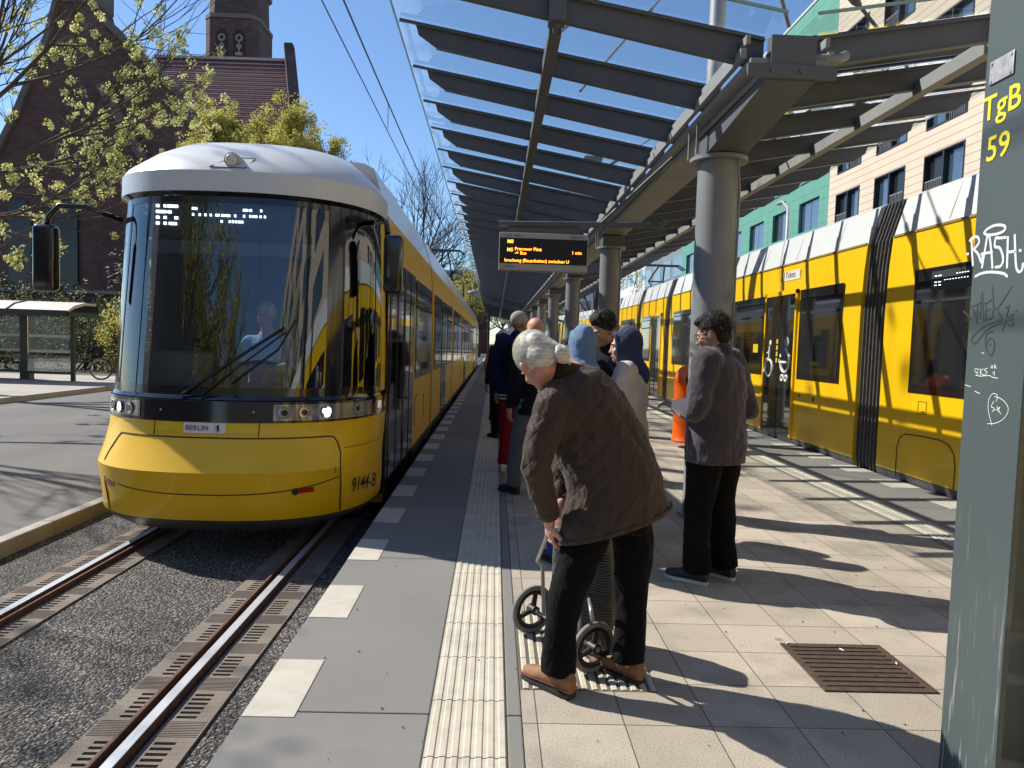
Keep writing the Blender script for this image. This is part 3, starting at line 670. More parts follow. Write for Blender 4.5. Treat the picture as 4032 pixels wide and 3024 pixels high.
# closing the roof behind
ws=band('windscreen',1.03,2.66,WG,lt,t0=-.52,t1=.455)
band('corner_pillar',1.03,2.66,TB,lt,t0=.455,t1=.56,nt=6,off=.002); band('side_cab_window',1.03,2.66,WG,lt,t0=.56,t1=.93,nt=16)
band('corner_pillar',1.03,2.66,TY,lt,t0=.93,t1=1.0,nt=6,off=.002); band('corner_pillar',1.03,2.66,TB,lt,t0=-1,t1=-.52,nt=20,off=.002)
band('windscreen_frame',2.61,2.66,TB,lt,t0=-.52,t1=.93,off=.004); band('windscreen_frame',1.0,1.10,TB,lt,t0=-.99,t1=.92,off=.004)
band('windscreen_frame',1.14,2.61,TB,lt,t0=-.52,t1=-.49,nt=4,off=.004)
def seam(pts,r=.006,parent=nose,mt=SEAM):
    mb=MB(); mb.tube([S(t,z,.0) for t,z in pts],r,5); return mb.build('seam',mt,parent)
N=lambda a,b,n=14:[(a+(b-a)*i/n) for i in range(n+1)]
seam([(-.47,.48),(-.45,.56),(-.40,.67)]+[(t,.70) for t in N(-.38,.48,30)]+[(.52,.69),(.55,.64),(.575,.56),(.585,.45),(.587,.3),(.587,.06)],.007)
seam([(t,.265+.30*max(0,t)**2+.35*min(0,t)**2) for t in N(-.475,.585,40)],.005); seam([(-.47,.48),(-.48,.3),(-.46,.06)],.006)
seam([(-.182,z) for z in N(.71,.98,4)],.004); seam([(.162,z) for z in N(.71,.98,4)],.004)
seam([(t,.59) for t in N(.60,.97,12)],.003)
band('reflector_strip',.735,.815,TYB,nose,t0=-.178,t1=.158,nt=20,off=.003)
# logo badge
b1=band('city_badge',.735,.817,M('badge_white',(.78,.78,.82),rough=.35,var=0),nose,t0=-.062,t1=.044,nt=10,off=.006)
def surf_frame(t,z,off=0):
    p=S(t,z,off); q=S(t+.01,z,off); u_=S(t,z+.02,off); x=(q-p).normalized(); y=(u_-p); y=(y-x*y.dot(x)).normalized(); return p,x,y
BRED=M('badge_red',(.22,.01,.015),rough=.5,var=0); BBK=M('badge_black',(.02,.02,.02),rough=.5,var=0)
p,x,y=surf_frame(-.056,.758,.0085); text('BERLIN','lettering',.058,BRED,b1,p,x,y)
p,x,y=surf_frame(.019,.745,.008)
mb=MB(); fl=[(-.004,.06),(.006,.062),(.010,.052),(.006,.04),(.012,.03),(.010,.015),(.018,.002),(.008,.002),(.003,.016),(-.004,.012),(-.006,.0),(-.014,.0),(-.008,.016),(-.006,.03),(-.016,.028),(-.02,.034),(-.010,.037),(-.006,.042),(-.018,.046),(-.016,.053),(-.006,.05)]
c=p+x*.012; mb.face([mb.v(c+x*a+y*b_) for a,b_ in fl]); mb.build('bear_emblem',BBK,b1)
mb=MB(); q0=S(.014,.735,.007); q1=S(.014,.817,.007); mb.tube([q0,q1],.0012,4); mb.build('badge_rule',BBK,b1)
p,x,y=surf_frame(.655,.20,.012); text('9144-B','lettering',.18,BBK,nose,p,x,y,font_w=.68,off=.001)
# tail reflectors in pockets
for t0,t1,z in ((.355,.43,.285),(-.455,-.38,.295)):
    rr=band('red_lamp',z-.022,z+.022,RED,nose,t0=t0,t1=t1,nt=6,off=.005)
mb=MB(); p=S(.34,.28,.0); mb.disc(p,(.25,-1,0),.028,16,.008); mb.build('towing_plug',RUB,nose)
p,x,y=surf_frame(.55,.42,.006); mb=MB(); mb.tube([p+y*.0,p+y*.03,p+y*.035-x*0],.002,4); mb.tube([p-x*.012-y*.015,p+x*.012-y*.015,p+x*.012,p-x*.004+y*.0,p-x*.012-y*.015],.0018,4); mb.build('lift_mark',SEAM,nose)
# headlights
def lamp(t0,t1,z0,z1,spots):
    h=band('headlight',z0,z1,M('lamp_glass_clear',(.30,.31,.32),rough=.12,metal=.3,var=.35,scale=14,coat=1),lt,t0=t0,t1=t1,nt=20,off=.012)
    for t,z,r,kind in spots:
        p=S(t,z,.016); n_=(S(t,z,.03)-S(t,z,0)).normalized()
        mb=MB(); mb.disc(p,n_,r,18,.004); mb.torus(p+n_*.006,n_,r,.005,20,6); l_=mb.build('lens',LENS,h,smooth=True,ang=40)
        mb=MB()
        if kind=='lit':
            for k in range(3): 
                a=n_.orthogonal().normalized(); b_=n_.cross(a); q=p+(a*math.cos(k*2.09)+b_*math.sin(k*2.09))*r*.45
                mb.disc(q+n_*.006,n_,r*.42,10,.003)
            mb.build('lamp_bulb',HL,l_)
        else:
            mb.disc(p+n_*.006,n_,r*.55,14,.003); mb.build('lamp_core',TB,l_)
lamp(.215,.80,.84,.972,[(.26,.905,.046,'d'),(.35,.905,.046,'d'),(.46,.905,.048,'lit'),(.66,.912,.042,'d')])
lamp(-.56,-.26,.845,.972,[(-.48,.91,.044,'d'),(-.405,.905,.044,'lit'),(-.325,.905,.044,'d')])
b2=band('side_marker',.88,.95,M('marker_lens',(.75,.6,.5),rough=.2,var=.1,emit=.25),lt,t0=.86,t1=.91,nt=4,off=.014)
for t in (-.155,.138):
    mb=MB(); p=S(t,.91,.006); mb.disc(p,(0,-1,0),.008,10,.004); mb.build('bolt',LENS,nose)
# roof lamp
p=S(.02,2.95); q=Vector((p.x,p.y,p.z))
mb=MB(); a=[S(.02-.05,2.89,.006),S(.02+.045,2.89,.006),S(.02+.07,3.0,.01),S(.02-.01,3.0,.01)]
f_=[mb.v(v) for v in a]; mb.face(f_); rl_=mb.build('roof_lamp_plate',TW,roofc)
mb=MB(); mb.tube(a+[a[0]],.0035,5); mb.build('roof_lamp_seal',RUB,rl_)
mb=MB(); c0=Vector((q.x,5.99,2.955)); mb.tube([c0+Vector((0,.16,.0)),c0,c0+Vector((0,-.03,0))],[.065,.065,.06],20); mb.build('roof_lamp',M('lamp_pod',(.40,.40,.37),rough=.3,var=.1),roofc,smooth=True,ang=50)
mb=MB(); mb.disc(c0+Vector((0,-.03,0)),(0,-1,0),.054,20,.012,.04); mb.build('roof_lamp_lens',M('lamp_lens',(.7,.68,.6),rough=.15,var=.2,scale=40,coat=1),roofc,smooth=True)
# wiper
mb=MB(); A=S(-.08,1.03,.03); B=S(.24,1.60,.035); mb.tube([A,A.lerp(B,.5)+Vector((0,-.02,0)),B],.011,7); A2=S(-.02,1.03,.03); B2=S(.25,1.57,.035); mb.tube([A2,B2],.007,6); mb.tube([S(.05,1.13,.02),S(.22,1.42,.022),S(.29,1.66,.022)],.009,6); mb.build('wiper',RUB,lt)
# mirrors
def mirror(pts,c,w,d,h,parent=lt):
    mb=MB(); mb.tube(pts,[.028]+[.024]*(len(pts)-2)+[.022],10); o=mb.build('mirror_arm',TB,parent,smooth=True)
    mb=MB(); mb.box(c[0]-w/2,c[0]+w/2,c[1]-d/2,c[1]+d/2,c[2]-h/2,c[2]+h/2); m_=mb.build('mirror',TB,parent,smooth=True); md=m_.modifiers.new('b','BEVEL'); md.width=.04; md.segments=4
    mb=MB(); mb.box(c[0]-w/2+.03,c[0]+w/2-.03,c[1]+d/2,c[1]+d/2+.004,c[2]-h/2+.04,c[2]+h/2-.04); mb.build('mirror_glass',LENS,m_)
mirror([(-3.38,6.55,2.52),(-3.62,6.4,2.60),(-3.82,6.35,2.60),(-3.90,6.33,2.50),(-3.93,6.33,2.40)],(-3.93,6.34,2.14),.20,.12,.58)
mirror([(-1.12,6.75,2.62),(-1.02,6.55,2.60),(-.98,6.45,2.48)],(-.93,6.45,2.20),.17,.13,.52)
# cab interior
mb=MB(); mb.box(CX1-1.175,CX1+1.165,7.22,7.27,-.05,2.72); mb.build('cab_bulkhead',INT,lt)
mb=MB(); mb.box(CX1-.8,CX1+.8,6.2,7.35,.2,.5); mb.build('cab_floor',INT,lt)
dash=[(S(t,1.03).x*0.96+CX1*.04,S(t,1.03).y+.06) for t in N(-.85,.85,20)]
mb=MB(); a=[mb.v((x,y,1.08)) for x,y in dash]; b_=[mb.v((x,6.75,1.0)) for x,y in dash]; c_=[mb.v((x,y,.6)) for x,y in dash]
for i in range(20): mb.face([a[i],a[i+1],b_[i+1],b_[i]]); mb.face([c_[i],c_[i+1],a[i+1],a[i]])
mb.build('dashboard',INT,lt)
mb=MB(); mb.box(-3.15,-2.62,6.38,6.75,1.02,1.36); o=mb.build('console',M('console_grey',(.30,.31,.31),rough=.4,var=.05),lt,bevel=.06)
mb=MB(); mb.box(CX1-.7,CX1+.5,6.16,6.22,2.34,2.64); dsp=mb.build('destination_display',M('display_bluegrey',(.02,.03,.05),rough=.3,var=0),lt)
mb=MB(); mb.box(CX1-.72,CX1+.7,6.14,6.2,2.20,2.31); mb.build('sun_blind',M('blind_grey',(.2,.23,.25),rough=.6,var=.1),lt)
mb=MB()
# LED rows exactly as lit in the picture: (x0,x1,row) in display units (0..100 wide, rows 0..3)
rows={0:[(0,2.6),(6.8,8.8),(10,19.5)],1:[(0,9),(10.5,13.5)],2:[(0,2.8),(6.8,9.2),(16.6,19.6)],3:[(0,2.8),(6.8,9.2),(11.6,18.5)]}
X0=-2.895; K=.0091
for r_,l_ in rows.items():
    for a,b_ in l_: mb.box(X0+a*K*1.02,X0+b_*K*1.02,6.146,6.156,2.583-r_*.0485,2.606-r_*.0485)
for a,b_ in ((33,37.5),(80,84.5),(86,88),(96,97.5)): mb.box(X0+a*K,X0+b_*K,6.146,6.156,2.572,2.592)
for a in (33.2,39.3,44.5,49.5,54.6,56.6,60,62,64.5,66.5,72,80.2,86,89,91.5,95.5,99.5): mb.box(X0+a*K,X0+(a+1.5)*K,6.146,6.156,2.522,2.542)
for a in (59.5,67,70,73,76,78.5): mb.box(X0+a*K,X0+(a+1.6)*K,6.146,6.156,2.472,2.492)
mb.build('led_rows',LED,dsp)
mb=MB(); mb.box(-2.36,-1.88,7.0,7.12,.75,1.70); mb.build('driver_seat',M('seat_fabric',(.03,.04,.07),rough=.9),lt,bevel=.05)
mb=MB(); mb.box(CX1-.85,CX1+.85,6.45,7.33,2.66,2.68); mb.build('cab_ceiling',INT,lt)
# body behind the cab and modules along the platform side
xs=CX1+W1
joints=[12.2,18.0,22.9,28.7,34.5,40.3]
prev=7.30
for i,j in enumerate(joints):
    tram_body(lt,CX1,prev,j-.12,1.0,W1); bellows(lt,CX1,j-.12,j+.12,1.0,W1)
    prev=j+.12
tram_body(lt,CX1,prev,46,1.0,W1)
mb=MB(); mb.box(CX1-1.0,CX1+1.0,7.0,46,-.22,-.05); mb.build('underframe',TBM,lt)
mb=MB(); panelrect(mb,xs,1,7.12,9.45,-.12,2.36,1,.004); mb.build('door_surround',TB,lt)
door(lt,xs+.004,1,7.20,8.25,1.0,yellow=False); door(lt,xs+.004,1,8.32,9.40,1.0,yellow=False)
window(lt,xs,1,9.62,11.9,1.0)
def seg(a,b,pat):
    for kind,u0,u1 in pat:
        y0=a+(b-a)*u0; y1=a+(b-a)*u1
        if kind=='w': window(lt,xs,1,y0,y1,1.0)
        else: door(lt,xs,1,y0,y1,1.0,yellow=False)
seg(12.4,17.8,[('w',.03,.32),('d',.35,.62),('w',.65,.96)]); seg(18.2,22.7,[('w',.04,.46),('w',.5,.95)]); seg(23.1,28.5,[('w',.03,.32),('d',.35,.62),('w',.65,.96)])
seg(28.9,34.3,[('w',.04,.46),('w',.5,.95)]); seg(34.7,40.1,[('w',.03,.32),('d',.35,.62),('w',.65,.96)]); seg(40.5,45.8,[('w',.04,.46),('w',.5,.95)])
mb=MB(); mb.tube([(xs+.002,9.7,.35),(xs+.002,9.7,.72),(xs+.002,10.0,.78)],.006,4); mb.tube([(xs+.002,10.9,.35),(xs+.002,10.9,.72)],.006,4); mb.build('seam',SEAM,lt)
# roof pods and pantograph
mb=MB(); mb.box(CX1-.8,CX1+.8,8.6,11.6,3.2,3.34); mb.box(CX1-.8,CX1+.8,13,17,3.2,3.36); mb.box(CX1-.8,CX1+.8,24,28,3.2,3.36); mb.build('roof_equipment',TW,lt,bevel=.05)
def panto(parent,cx,y,z0,h,fold=1.):
    mb=MB()
    for s in (-.35,.35):
        mb.tube([(cx+s,y-.6,z0),(cx+s*.8,y+.9*fold,z0+h*.5),(cx+s*.3,y-.2,z0+h)],.035,6)
    mb.tube([(cx-.45,y-.6,z0+.05),(cx+.45,y-.6,z0+.05)],.05,6); mb.tube([(cx-.3,y+.9*fold,z0+h*.5),(cx+.3,y+.9*fold,z0+h*.5)],.03,6)
    for dy in (-.15,.15): mb.tube([(cx-.85,y-.2+dy,z0+h-.14),(cx-.62,y-.2+dy,z0+h+.02),(cx+.62,y-.2+dy,z0+h+.02),(cx+.85,y-.2+dy,z0+h-.14)],.028,6)
    mb.build('pantograph',RUB,parent)
panto(lt,CX1,31.5,3.2,2.25)
# ---------- RIGHT TRAM ----------
CX2=6.2; ZS=1.09
rt=thing('yellow_tram','yellow tram with white roof and black bellows standing at the right platform edge','tram',(CX2,12,0))
xr=CX2-W1
segs=[(-6.0,9.04),(9.66,15.2),(15.75,20.35),(20.95,24.5),(25.1,29.0)]
for i,(a,b_) in enumerate(segs):
    tram_body(rt,CX2,a,b_,ZS)
    if i+1<len(segs): bellows(rt,CX2,b_,segs[i+1][0],ZS)
mb=MB(); mb.box(CX2-1.05,CX2+1.05,-3,29,-.22,-.05); mb.build('underframe',TBM,rt)
mb=MB(); mb.box(CX2-.7,CX2+.7,-2,8,3.5,3.62); mb.box(CX2-.7,CX2+.7,10.4,14.6,3.5,3.64); mb.box(CX2-.7,CX2+.7,16.5,19.6,3.5,3.64); mb.build('roof_equipment',TW,rt,bevel=.05)
# drip rail between yellow and white
for a,b_ in segs:
    mb=MB(); mb.box(xr+.035,xr+.055,a+.02,b_-.02,2.775*ZS,2.80*ZS); mb.build('drip_rail',M('drip_rail',(.28,.2,.08),rough=.5,var=.1),rt)
    mb=MB(); y=a+.9
    while y<b_-.3:
        mb.beam((xr+.06,y,2.83*ZS),(xr+.195,y,3.22*ZS),.008,.004,up=(1,0,0)); y+=1.45
    mb.build('roof_seam',M('roof_joint',(.40,.41,.42),rough=.6,var=0),rt)
window(rt,xr,-1,3.9,8.42,ZS); window(rt,xr,-1,.2,3.5,ZS)
window(rt,xr,-1,10.15,11.60,ZS); door(rt,xr,-1,11.68,13.05,ZS); window(rt,xr,-1,13.12,15.0,ZS,z1=2.33)
window(rt,xr,-1,16.1,17.6,ZS); window(rt,xr,-1,18.0,19.9,ZS); door(rt,xr,-1,21.3,22.6,ZS); window(rt,xr,-1,22.8,24.2,ZS); window(rt,xr,-1,25.5,28.2,ZS)
# inspection hatch outline near the mast
hp=[(8.58,.03),(8.58,.42),(8.53,.53),(8.42,.585),(8.1,.60),(7.75,.60),(7.60,.57),(7.50,.48),(7.47,.35),(7.47,.1)]
mb=MB(); mb.tube([(xr-.002,y,z) for y,z in hp],.007,5); mb.build('hatch_seam',SEAM,rt)
mb=MB(); mb.tube([(xr-.002,y,z) for y,z in ((8.04,.86),(8.04,1.0),(8.20,1.0),(8.20,.86),(8.04,.86))],.004,4); mb.build('hatch_seam',SEAM,rt)
mb=MB(); mb.box(xr-.006,xr,8.07,8.13,.875,.89); mb.build('hatch_lock',RED,rt)
for y,z in ((10.95,.80),(12.0+.75-.6,.0)):
    if z: mb=MB(); mb.disc((xr-.001,y,z),(-1,0,0),.035,16,.004); mb.build('socket_cap',TBM,rt)
mb=MB(); mb.disc((xr-.001,11.45,.83),(-1,0,0),.028,16,.004); mb.build('socket_cap',TBM,rt)
# ticket sign
mb=MB(); mb.box(xr+.018,xr+.026,11.72,12.35,2.545*ZS-.02,2.69*ZS-.02); sg=mb.build('ticket_sign',M('sign_white',(.72,.72,.66),rough=.4,var=.03),rt)
text('Tickets','lettering',.15,BBK,sg,(xr+.0165,12.30,2.585*ZS-.02),(0,-1,0),(0,0,1),font_w=.92)
mb=MB(); mb.box(xr+.018,xr+.026,12.37,12.50,2.545*ZS-.02,2.69*ZS-.02); mb.build('ticket_icon',M('icon_olive',(.35,.27,.02),rough=.5,var=.2,scale=60),rt)
# pictograms on the door leaves
WHP=M('pictogram_white',(.8,.8,.8),rough=.5,var=0,emit=.0)
xp=xr-.0145
mb=MB(); cy,cz=12.76,1.33
mb.tube([(xp,a,b_) for a,b_ in arc(cy,cz-.1,.15,110,-200,18,sx=-1)],.021,6)
mb.disc((xp,cy-.02,cz+.36),(-1,0,0),.045,12,.004); mb.tube([(xp,cy-.01,cz+.30),(xp,cy+.0,cz+.08),(xp,cy+.13,cz+.06),(xp,cy+.2,cz-.18)],.023,6); mb.tube([(xp,cy-.01,cz+.2),(xp,cy+.12,cz+.17)],.014,6)
mb.build('wheelchair_pictogram',WHP,rt)
mb=MB(); cy,cz=12.07,1.35
mb.tube([(xp,a,b_) for a,b_ in arc(cy,cz+.0,.17,180,360,12,sx=-1)]+[(xp,cy-.17,cz+.1),(xp,cy-.02,cz+.24)],.022,6); mb.tube([(xp,cy-.17,cz),(xp,cy+.22,cz),(xp,cy+.22,cz+.05)],.022,6)
for dy in (-.08,.08): mb.torus((xp,cy+dy,cz-.27),(1,0,0),.05,.017,16,6)
mb.disc((xp,cy+.20,cz+.11),(-1,0,0),.03,12,.004)
mb.build('pram_pictogram',WHP,rt)
mb=MB(); mb.disc((xp,12.03,1.70),(-1,0,0),.09,18,.003); mb.build('sticker_round',M('sticker_bluegreen',(.3,.5,.45),rough=.4,var=.2,scale=30),rt)
mb=MB()
for k in range(4): mb.box(xp-.003,xp,12.40,12.47,1.34+k*.11,1.42+k*.11)
mb.build('sticker_strip',TYB,rt)
mb=MB(); mb.box(xp,xp+.003,13.35,13.6,1.50,1.66); mb.build('window_sticker',TYB,rt)
# route display glow inside the near window
mb=MB(); mb.box(xr-.014,xr-.0125,7.35,8.08,2.28,2.5); dd=mb.build('side_display',M('side_display_dark',(.05,.06,.065),rough=.3,var=0),rt)
mb=MB()
for r_,l_ in ((0,((0,3),(5,9))),(1,((0,9),)),(2,((0,3),(5,9))),(3,((0,3),(6,9)))):
    for a,b_ in l_: mb.box(xr-.0155,xr-.0145,8.02-b_*.013,8.02-a*.013,2.44-r_*.035,2.447-r_*.035)
for k in range(9): mb.box(xr-.0155,xr-.0145,7.83-k*.048,7.845-k*.048,2.385,2.392)
for k in range(5): mb.box(xr-.0155,xr-.0145,7.62-k*.045,7.64-k*.045,2.44,2.446)
mb.build('led_rows',LED,dd)
panto(rt,CX2,27.0,3.6,1.0,.8)
# ---------- far third tram ----------
ft=thing('yellow_tram','distant tram with grey roof curving away behind the red signal','tram',(0,0,0))
tram_body(ft,0,-6,5,1.05); bellows(ft,0,5,5.5,1.05); tram_body(ft,0,5.5,12,1.05)
window(ft,-1.2,-1,-5.6,4.6,1.05); window(ft,-1.2,-1,5.8,11.6,1.05)
mb=MB(); 
for k in range(6): mb.box(-1.15,-1.0,-5.5+k*1.7,-4.2+k*1.7,2.95,3.2)
mb.build('roof_louvre',TW,ft)
ft.location=(6.0,40,0); ft.rotation_euler=(0,0,R(6))
# ================= buildings right =================
def sidingmat(name,col,line,h,vert=0.,var=.06,dark=.45):
    m=M(name,col,rough=.8,var=var,scale=.7,bump=.1,bscale=60); n,l,b=nodes(m)
    tc=n.new('ShaderNodeTexCoord'); sx=n.new('ShaderNodeSeparateXYZ'); l.new(tc.outputs['Object'],sx.inputs[0])
    src=b.inputs['Base Color'].links[0].from_socket
    def lines(sock,per,wd):
        d=n.new('ShaderNodeMath'); d.operation='DIVIDE'; d.inputs[1].default_value=per; l.new(sock,d.inputs[0])
        f_=n.new('ShaderNodeMath'); f_.operation='FRACT'; l.new(d.outputs[0],f_.inputs[0])
        g=n.new('ShaderNodeMath'); g.operation='GREATER_THAN'; g.inputs[1].default_value=wd/per; l.new(f_.outputs[0],g.inputs[0]); return g.outputs[0]
    a=lines(sx.outputs['Z'],h,line)
    if vert:
        v=lines(sx.outputs['Y'],vert,line); mu=n.new('ShaderNodeMath'); mu.operation='MULTIPLY'; l.new(a,mu.inputs[0]); l.new(v,mu.inputs[1]); a=mu.outputs[0]
    mr=n.new('ShaderNodeMapRange'); mr.inputs['To Min'].default_value=dark; l.new(a,mr.inputs['Value'])
    mx=n.new('ShaderNodeMix'); mx.data_type='RGBA'; mx.blend_type='MULTIPLY'; mx.inputs['Factor'].default_value=1; l.new(src,mx.inputs['A']); l.new(mr.outputs[0],mx.inputs['B']); l.new(mx.outputs['Result'],b.inputs['Base Color'])
    return m
CREAM=sidingmat('cream_cladding',(.57,.475,.37),.035,.40); GREEN=sidingmat('green_panels',(.09,.28,.225),.03,.75,1.5,.05,.5)
FRM=M('window_frame_dark',(.02,.02,.024),rough=.4,var=0); WGL=M('building_glass',(.05,.08,.12),rough=.06,var=.4,scale=.4,spec=1,coat=1)
WGD=M('building_glass_dark',(.015,.017,.02),rough=.15,var=.3,scale=.5); RAILM=M('balcony_rail',(.25,.25,.26),rough=.5,var=0)
LGT=M('reveal_light',(.45,.46,.46),rough=.6,var=.1)
def block(name,label,x,y0,y1,z1,mat,wins,rows,zb,h,style):
    """facade in the plane X=x with real openings: wall strips around recessed windows"""
    t=thing(name,label,'building',(x,y0,0))
    mb=MB(); zs_=[zb+3.2*k for k in range(rows)]
    # horizontal spandrels
    prev=-.1
    for z in zs_: mb.box(x,x+.45,y0,y1,prev,z); prev=z+h
    mb.box(x,x+.45,y0,y1,prev,z1)
    ys=[y0]+[v for w_ in wins for v in w_]+[y1]
    for z in zs_:
        for i in range(0,len(ys),2):
            if ys[i+1]-ys[i]>.02: mb.box(x,x+.45,ys[i],ys[i+1],z,z+h)
    mb.box(x+.46,x+14,y0+.02,y1-.02,-.1,z1-.05)
    mb.build('wall',mat,t)
    mb=MB(); mb.box(x-.06,x+.5,y0-.02,y1+.02,z1,z1+.18); mb.build('parapet',FRM if style=='c' else LGT,t)
    for r_,z in enumerate(zs_):
        for i,(a,b_) in enumerate(wins):
            mb=MB()
            for q in ((a,a+.07,z,z+h),(b_-.07,b_,z,z+h),(a+.07,b_-.07,z,z+.08),(a+.07,b_-.07,z+h-.08,z+h),((a+b_)/2-.05,(a+b_)/2+.05,z+.08,z+h-.08)): mb.box(x-.03 if style=='c' else x+.2,x+.30,*q)
            w_=mb.build('window',FRM,t)
            m_=(a+b_)/2; fl=(i+r_)%2
            mb=MB(); mb.box(x+.20,x+.23,a+.07,m_-.05,z+.08,z+h-.08); mb.build('pane',WGL if (fl or style!='c') else WGD,w_)
            mb=MB(); mb.box(x+.22,x+.25,m_+.05,b_-.07,z+.08,z+h-.08); mb.build('pane',WGD if fl else WGL,w_)
            if style=='c':
                mb=MB(); ra,rb=(m_,b_-.07) if fl else (a+.07,m_)
                mb.box(x+.02,x+.05,ra,rb,z+.72,z+.76)
                k=ra+.06
                while k<rb: mb.box(x+.025,x+.045,k,k+.025,z+.1,z+.72); k+=.13
                mb.build('guard_rail',RAILM,w_)
            else:
                mb=MB(); mb.box(x+.24,x+.26,a+.3,a+1.0,z+.1,z+h-.3); mb.build('curtain',LGT,w_)
    return t
cw=[(27.0,29.9),(31.4,34.4),(36.0,38.9),(40.5,43.3)]
block('apartment_building','cream clad apartment building with dark framed windows and rails',20.5,24,44.3,24.8,CREAM,cw,6,9.15-3.2*2,2.0,'c')
gw=[(45.6,48.6),(50.4,53.2),(55.0,58.0),(60,62.8),(64.8,67.6),(69.6,72.4),(74.4,77.2)]
block('apartment_building','green panelled building adjoining the cream one',20.5,44.32,79,24.6,GREEN,gw,6,9.6-3.2*2,2.0,'g')
def simple_block(name,label,x0,x1,y0,y1,z1,mat,rows,cols,face='x',glass=None,zb=1.5,group=None):
    t=thing(name,label,'building',(x0,y0,0),group); mb=MB(); mb.box(x0,x1,y0,y1,-.2,z1); mb.build('wall',mat,t)
    mb=MB(); mb.box(x0-.2,x1+.2,y0-.2,y1+.2,z1,z1+.4); mb.build('roof',LGT,t)
    for r_ in range(rows):
        z=zb+r_*(z1-zb)/rows; hh=(z1-zb)/rows*.55
        for c in range(cols):
            mb=MB()
            if face in 'x': a=y0+(y1-y0)*(c+.15)/cols; b_=y0+(y1-y0)*(c+.85)/cols; mb.box(x0-.05,x0+.02,a,b_,z,z+hh)
            else: a=x0+(x1-x0)*(c+.15)/cols; b_=x0+(x1-x0)*(c+.85)/cols; mb.box(a,b_,y0-.05,y0+.02,z,z+hh)
            mb.build('window',glass or WGL,t)
    return t
GREYB=M('grey_cladding',(.16,.18,.20),rough=.5,var=.15,scale=.3); WHITEB=M('white_render',(.55,.55,.53),rough=.8,var=.06,scale=.3)
TEAL=sidingmat('teal_corrugated',(.10,.30,.32),.12,50,.5,.05,.5)
t=simple_block('office_building','dark grey office building with teal corrugated upper box beyond the green block',22.5,40,80,108,15.0,GREYB,3,5)
mb=MB(); mb.box(21.6,30,84,99,15.4,22.5); mb.build('upper_box',TEAL,t)
simple_block('office_building','white fronted building with window bands beyond the grey office',24,44,112,150,16,WHITEB,4,9)
simple_block('distant_building','far grey concrete block closing the street beyond the left tram roof',-9,-2.7,118,134,12.8,M('concrete_far',(.33,.33,.33),rough=.9,var=.2,scale=.3),0,1)
t=simple_block('distant_building','dark red and glazed block beside the far grey one',-4.9,-1.2,112,117,11.6,M('darkred_brick',(.13,.045,.04),rough=.8,var=.2),0,1)
mb=MB()
mb.box(-4.8,-1.3,111.9,111.99,8.9,11.3); w_=mb.build('window_band',WGD,t)
mb=MB()
for k in range(6): mb.box(-4.8+k*.62,-4.72+k*.62,111.85,111.89,8.9,11.3)
mb.build('mullion_set',LGT,w_)
simple_block('distant_building','pale low building closing the view behind the platform end',3,30,170,190,14,WHITEB,3,8,face='y')
simple_block('distant_building','long beige house front beyond the left trees far down the street',-60,-24,95,120,15,M('beige_render',(.36,.32,.26),rough=.9,var=.1,scale=.3),4,10,face='y')
# ================= church =================
def brickmat(name,col,mortar,sc_=1.):
    m=M(name,col,rough=.9,var=.2,scale=.5); n,l,b=nodes(m); tc=n.new('ShaderNodeTexCoord'); br=n.new('ShaderNodeTexBrick')
    br.inputs['Scale'].default_value=1; br.inputs['Brick Width'].default_value=.5*sc_; br.inputs['Row Height'].default_value=.16*sc_; br.inputs['Mortar Size'].default_value=.015*sc_
    br.inputs['Color1'].default_value=(.75,.75,.75,1); br.inputs['Color2'].default_value=(1.1,1.1,1.1,1); br.inputs['Mortar'].default_value=(*mortar,1)
    mp=n.new('ShaderNodeMapping'); mp.inputs['Rotation'].default_value=(R(90),0,0); l.new(tc.outputs['Object'],mp.inputs[0]); l.new(mp.outputs[0],br.inputs[0])
    src=b.inputs['Base Color'].links[0].from_socket; mx=n.new('ShaderNodeMix'); mx.data_type='RGBA'; mx.blend_type='MULTIPLY'; mx.inputs['Factor'].default_value=1
    l.new(src,mx.inputs['A']); l.new(br.outputs['Color'],mx.inputs['B']); l.new(mx.outputs['Result'],b.inputs['Base Color']); return m
BRK=brickmat('church_brick',(.145,.078,.07),(.7,.66,.6)); BRKD=brickmat('church_brick_dark',(.105,.068,.063),(.7,.66,.6))
STN=M('church_stone',(.17,.135,.12),rough=.9,var=.2,scale=2); PALE=M('church_tracery',(.30,.27,.25),rough=.8,var=.1)
SLT=M('dark_slate',(.035,.05,.055),rough=.5,var=.3,scale=1.5)
def tilemat():
    m=sidingmat('roof_tiles',(.17,.062,.055),.12,.62,0,.2,1.); n,l,b=nodes(m)
    return m
TILE=M('roof_tiles_red',(.18,.065,.06),rough=.7,var=.3,scale=3); TLINE=M('roof_ridge_line',(.45,.38,.36),rough=.6,var=.1)
ch=thing('church','dark red brick church with square tower, tiled roof and tall gable','church',(-22,50,0))
def prism(mb,pts,y0,y1):
    a=[mb.v((x,y0,z)) for x,z in pts]; b=[mb.v((x,y1,z)) for x,z in pts]; mb.face(a); mb.face(list(reversed(b)))
    for i in range(len(pts)): mb.face([a[i],b[i],b[(i+1)%len(pts)],a[(i+1)%len(pts)]])
mb=MB(); prism(mb,[(-31.5,-.2),(-31.5,10.5),(-29.6,14.2),(-27.6,19),(-27.1,21.3),(-24.7,21.3),(-24.4,20.2),(-22,18),(-19.9,15.9),(-18.8,13.3),(-17.2,10.2),(-17.2,-.2)],45,46.6); mb.build('gable_wall',BRK,ch)
mb=MB(); mb.box(-27.1,-24.7,44.8,46.8,21.3,29); mb.build('pinnacle',STN,ch)
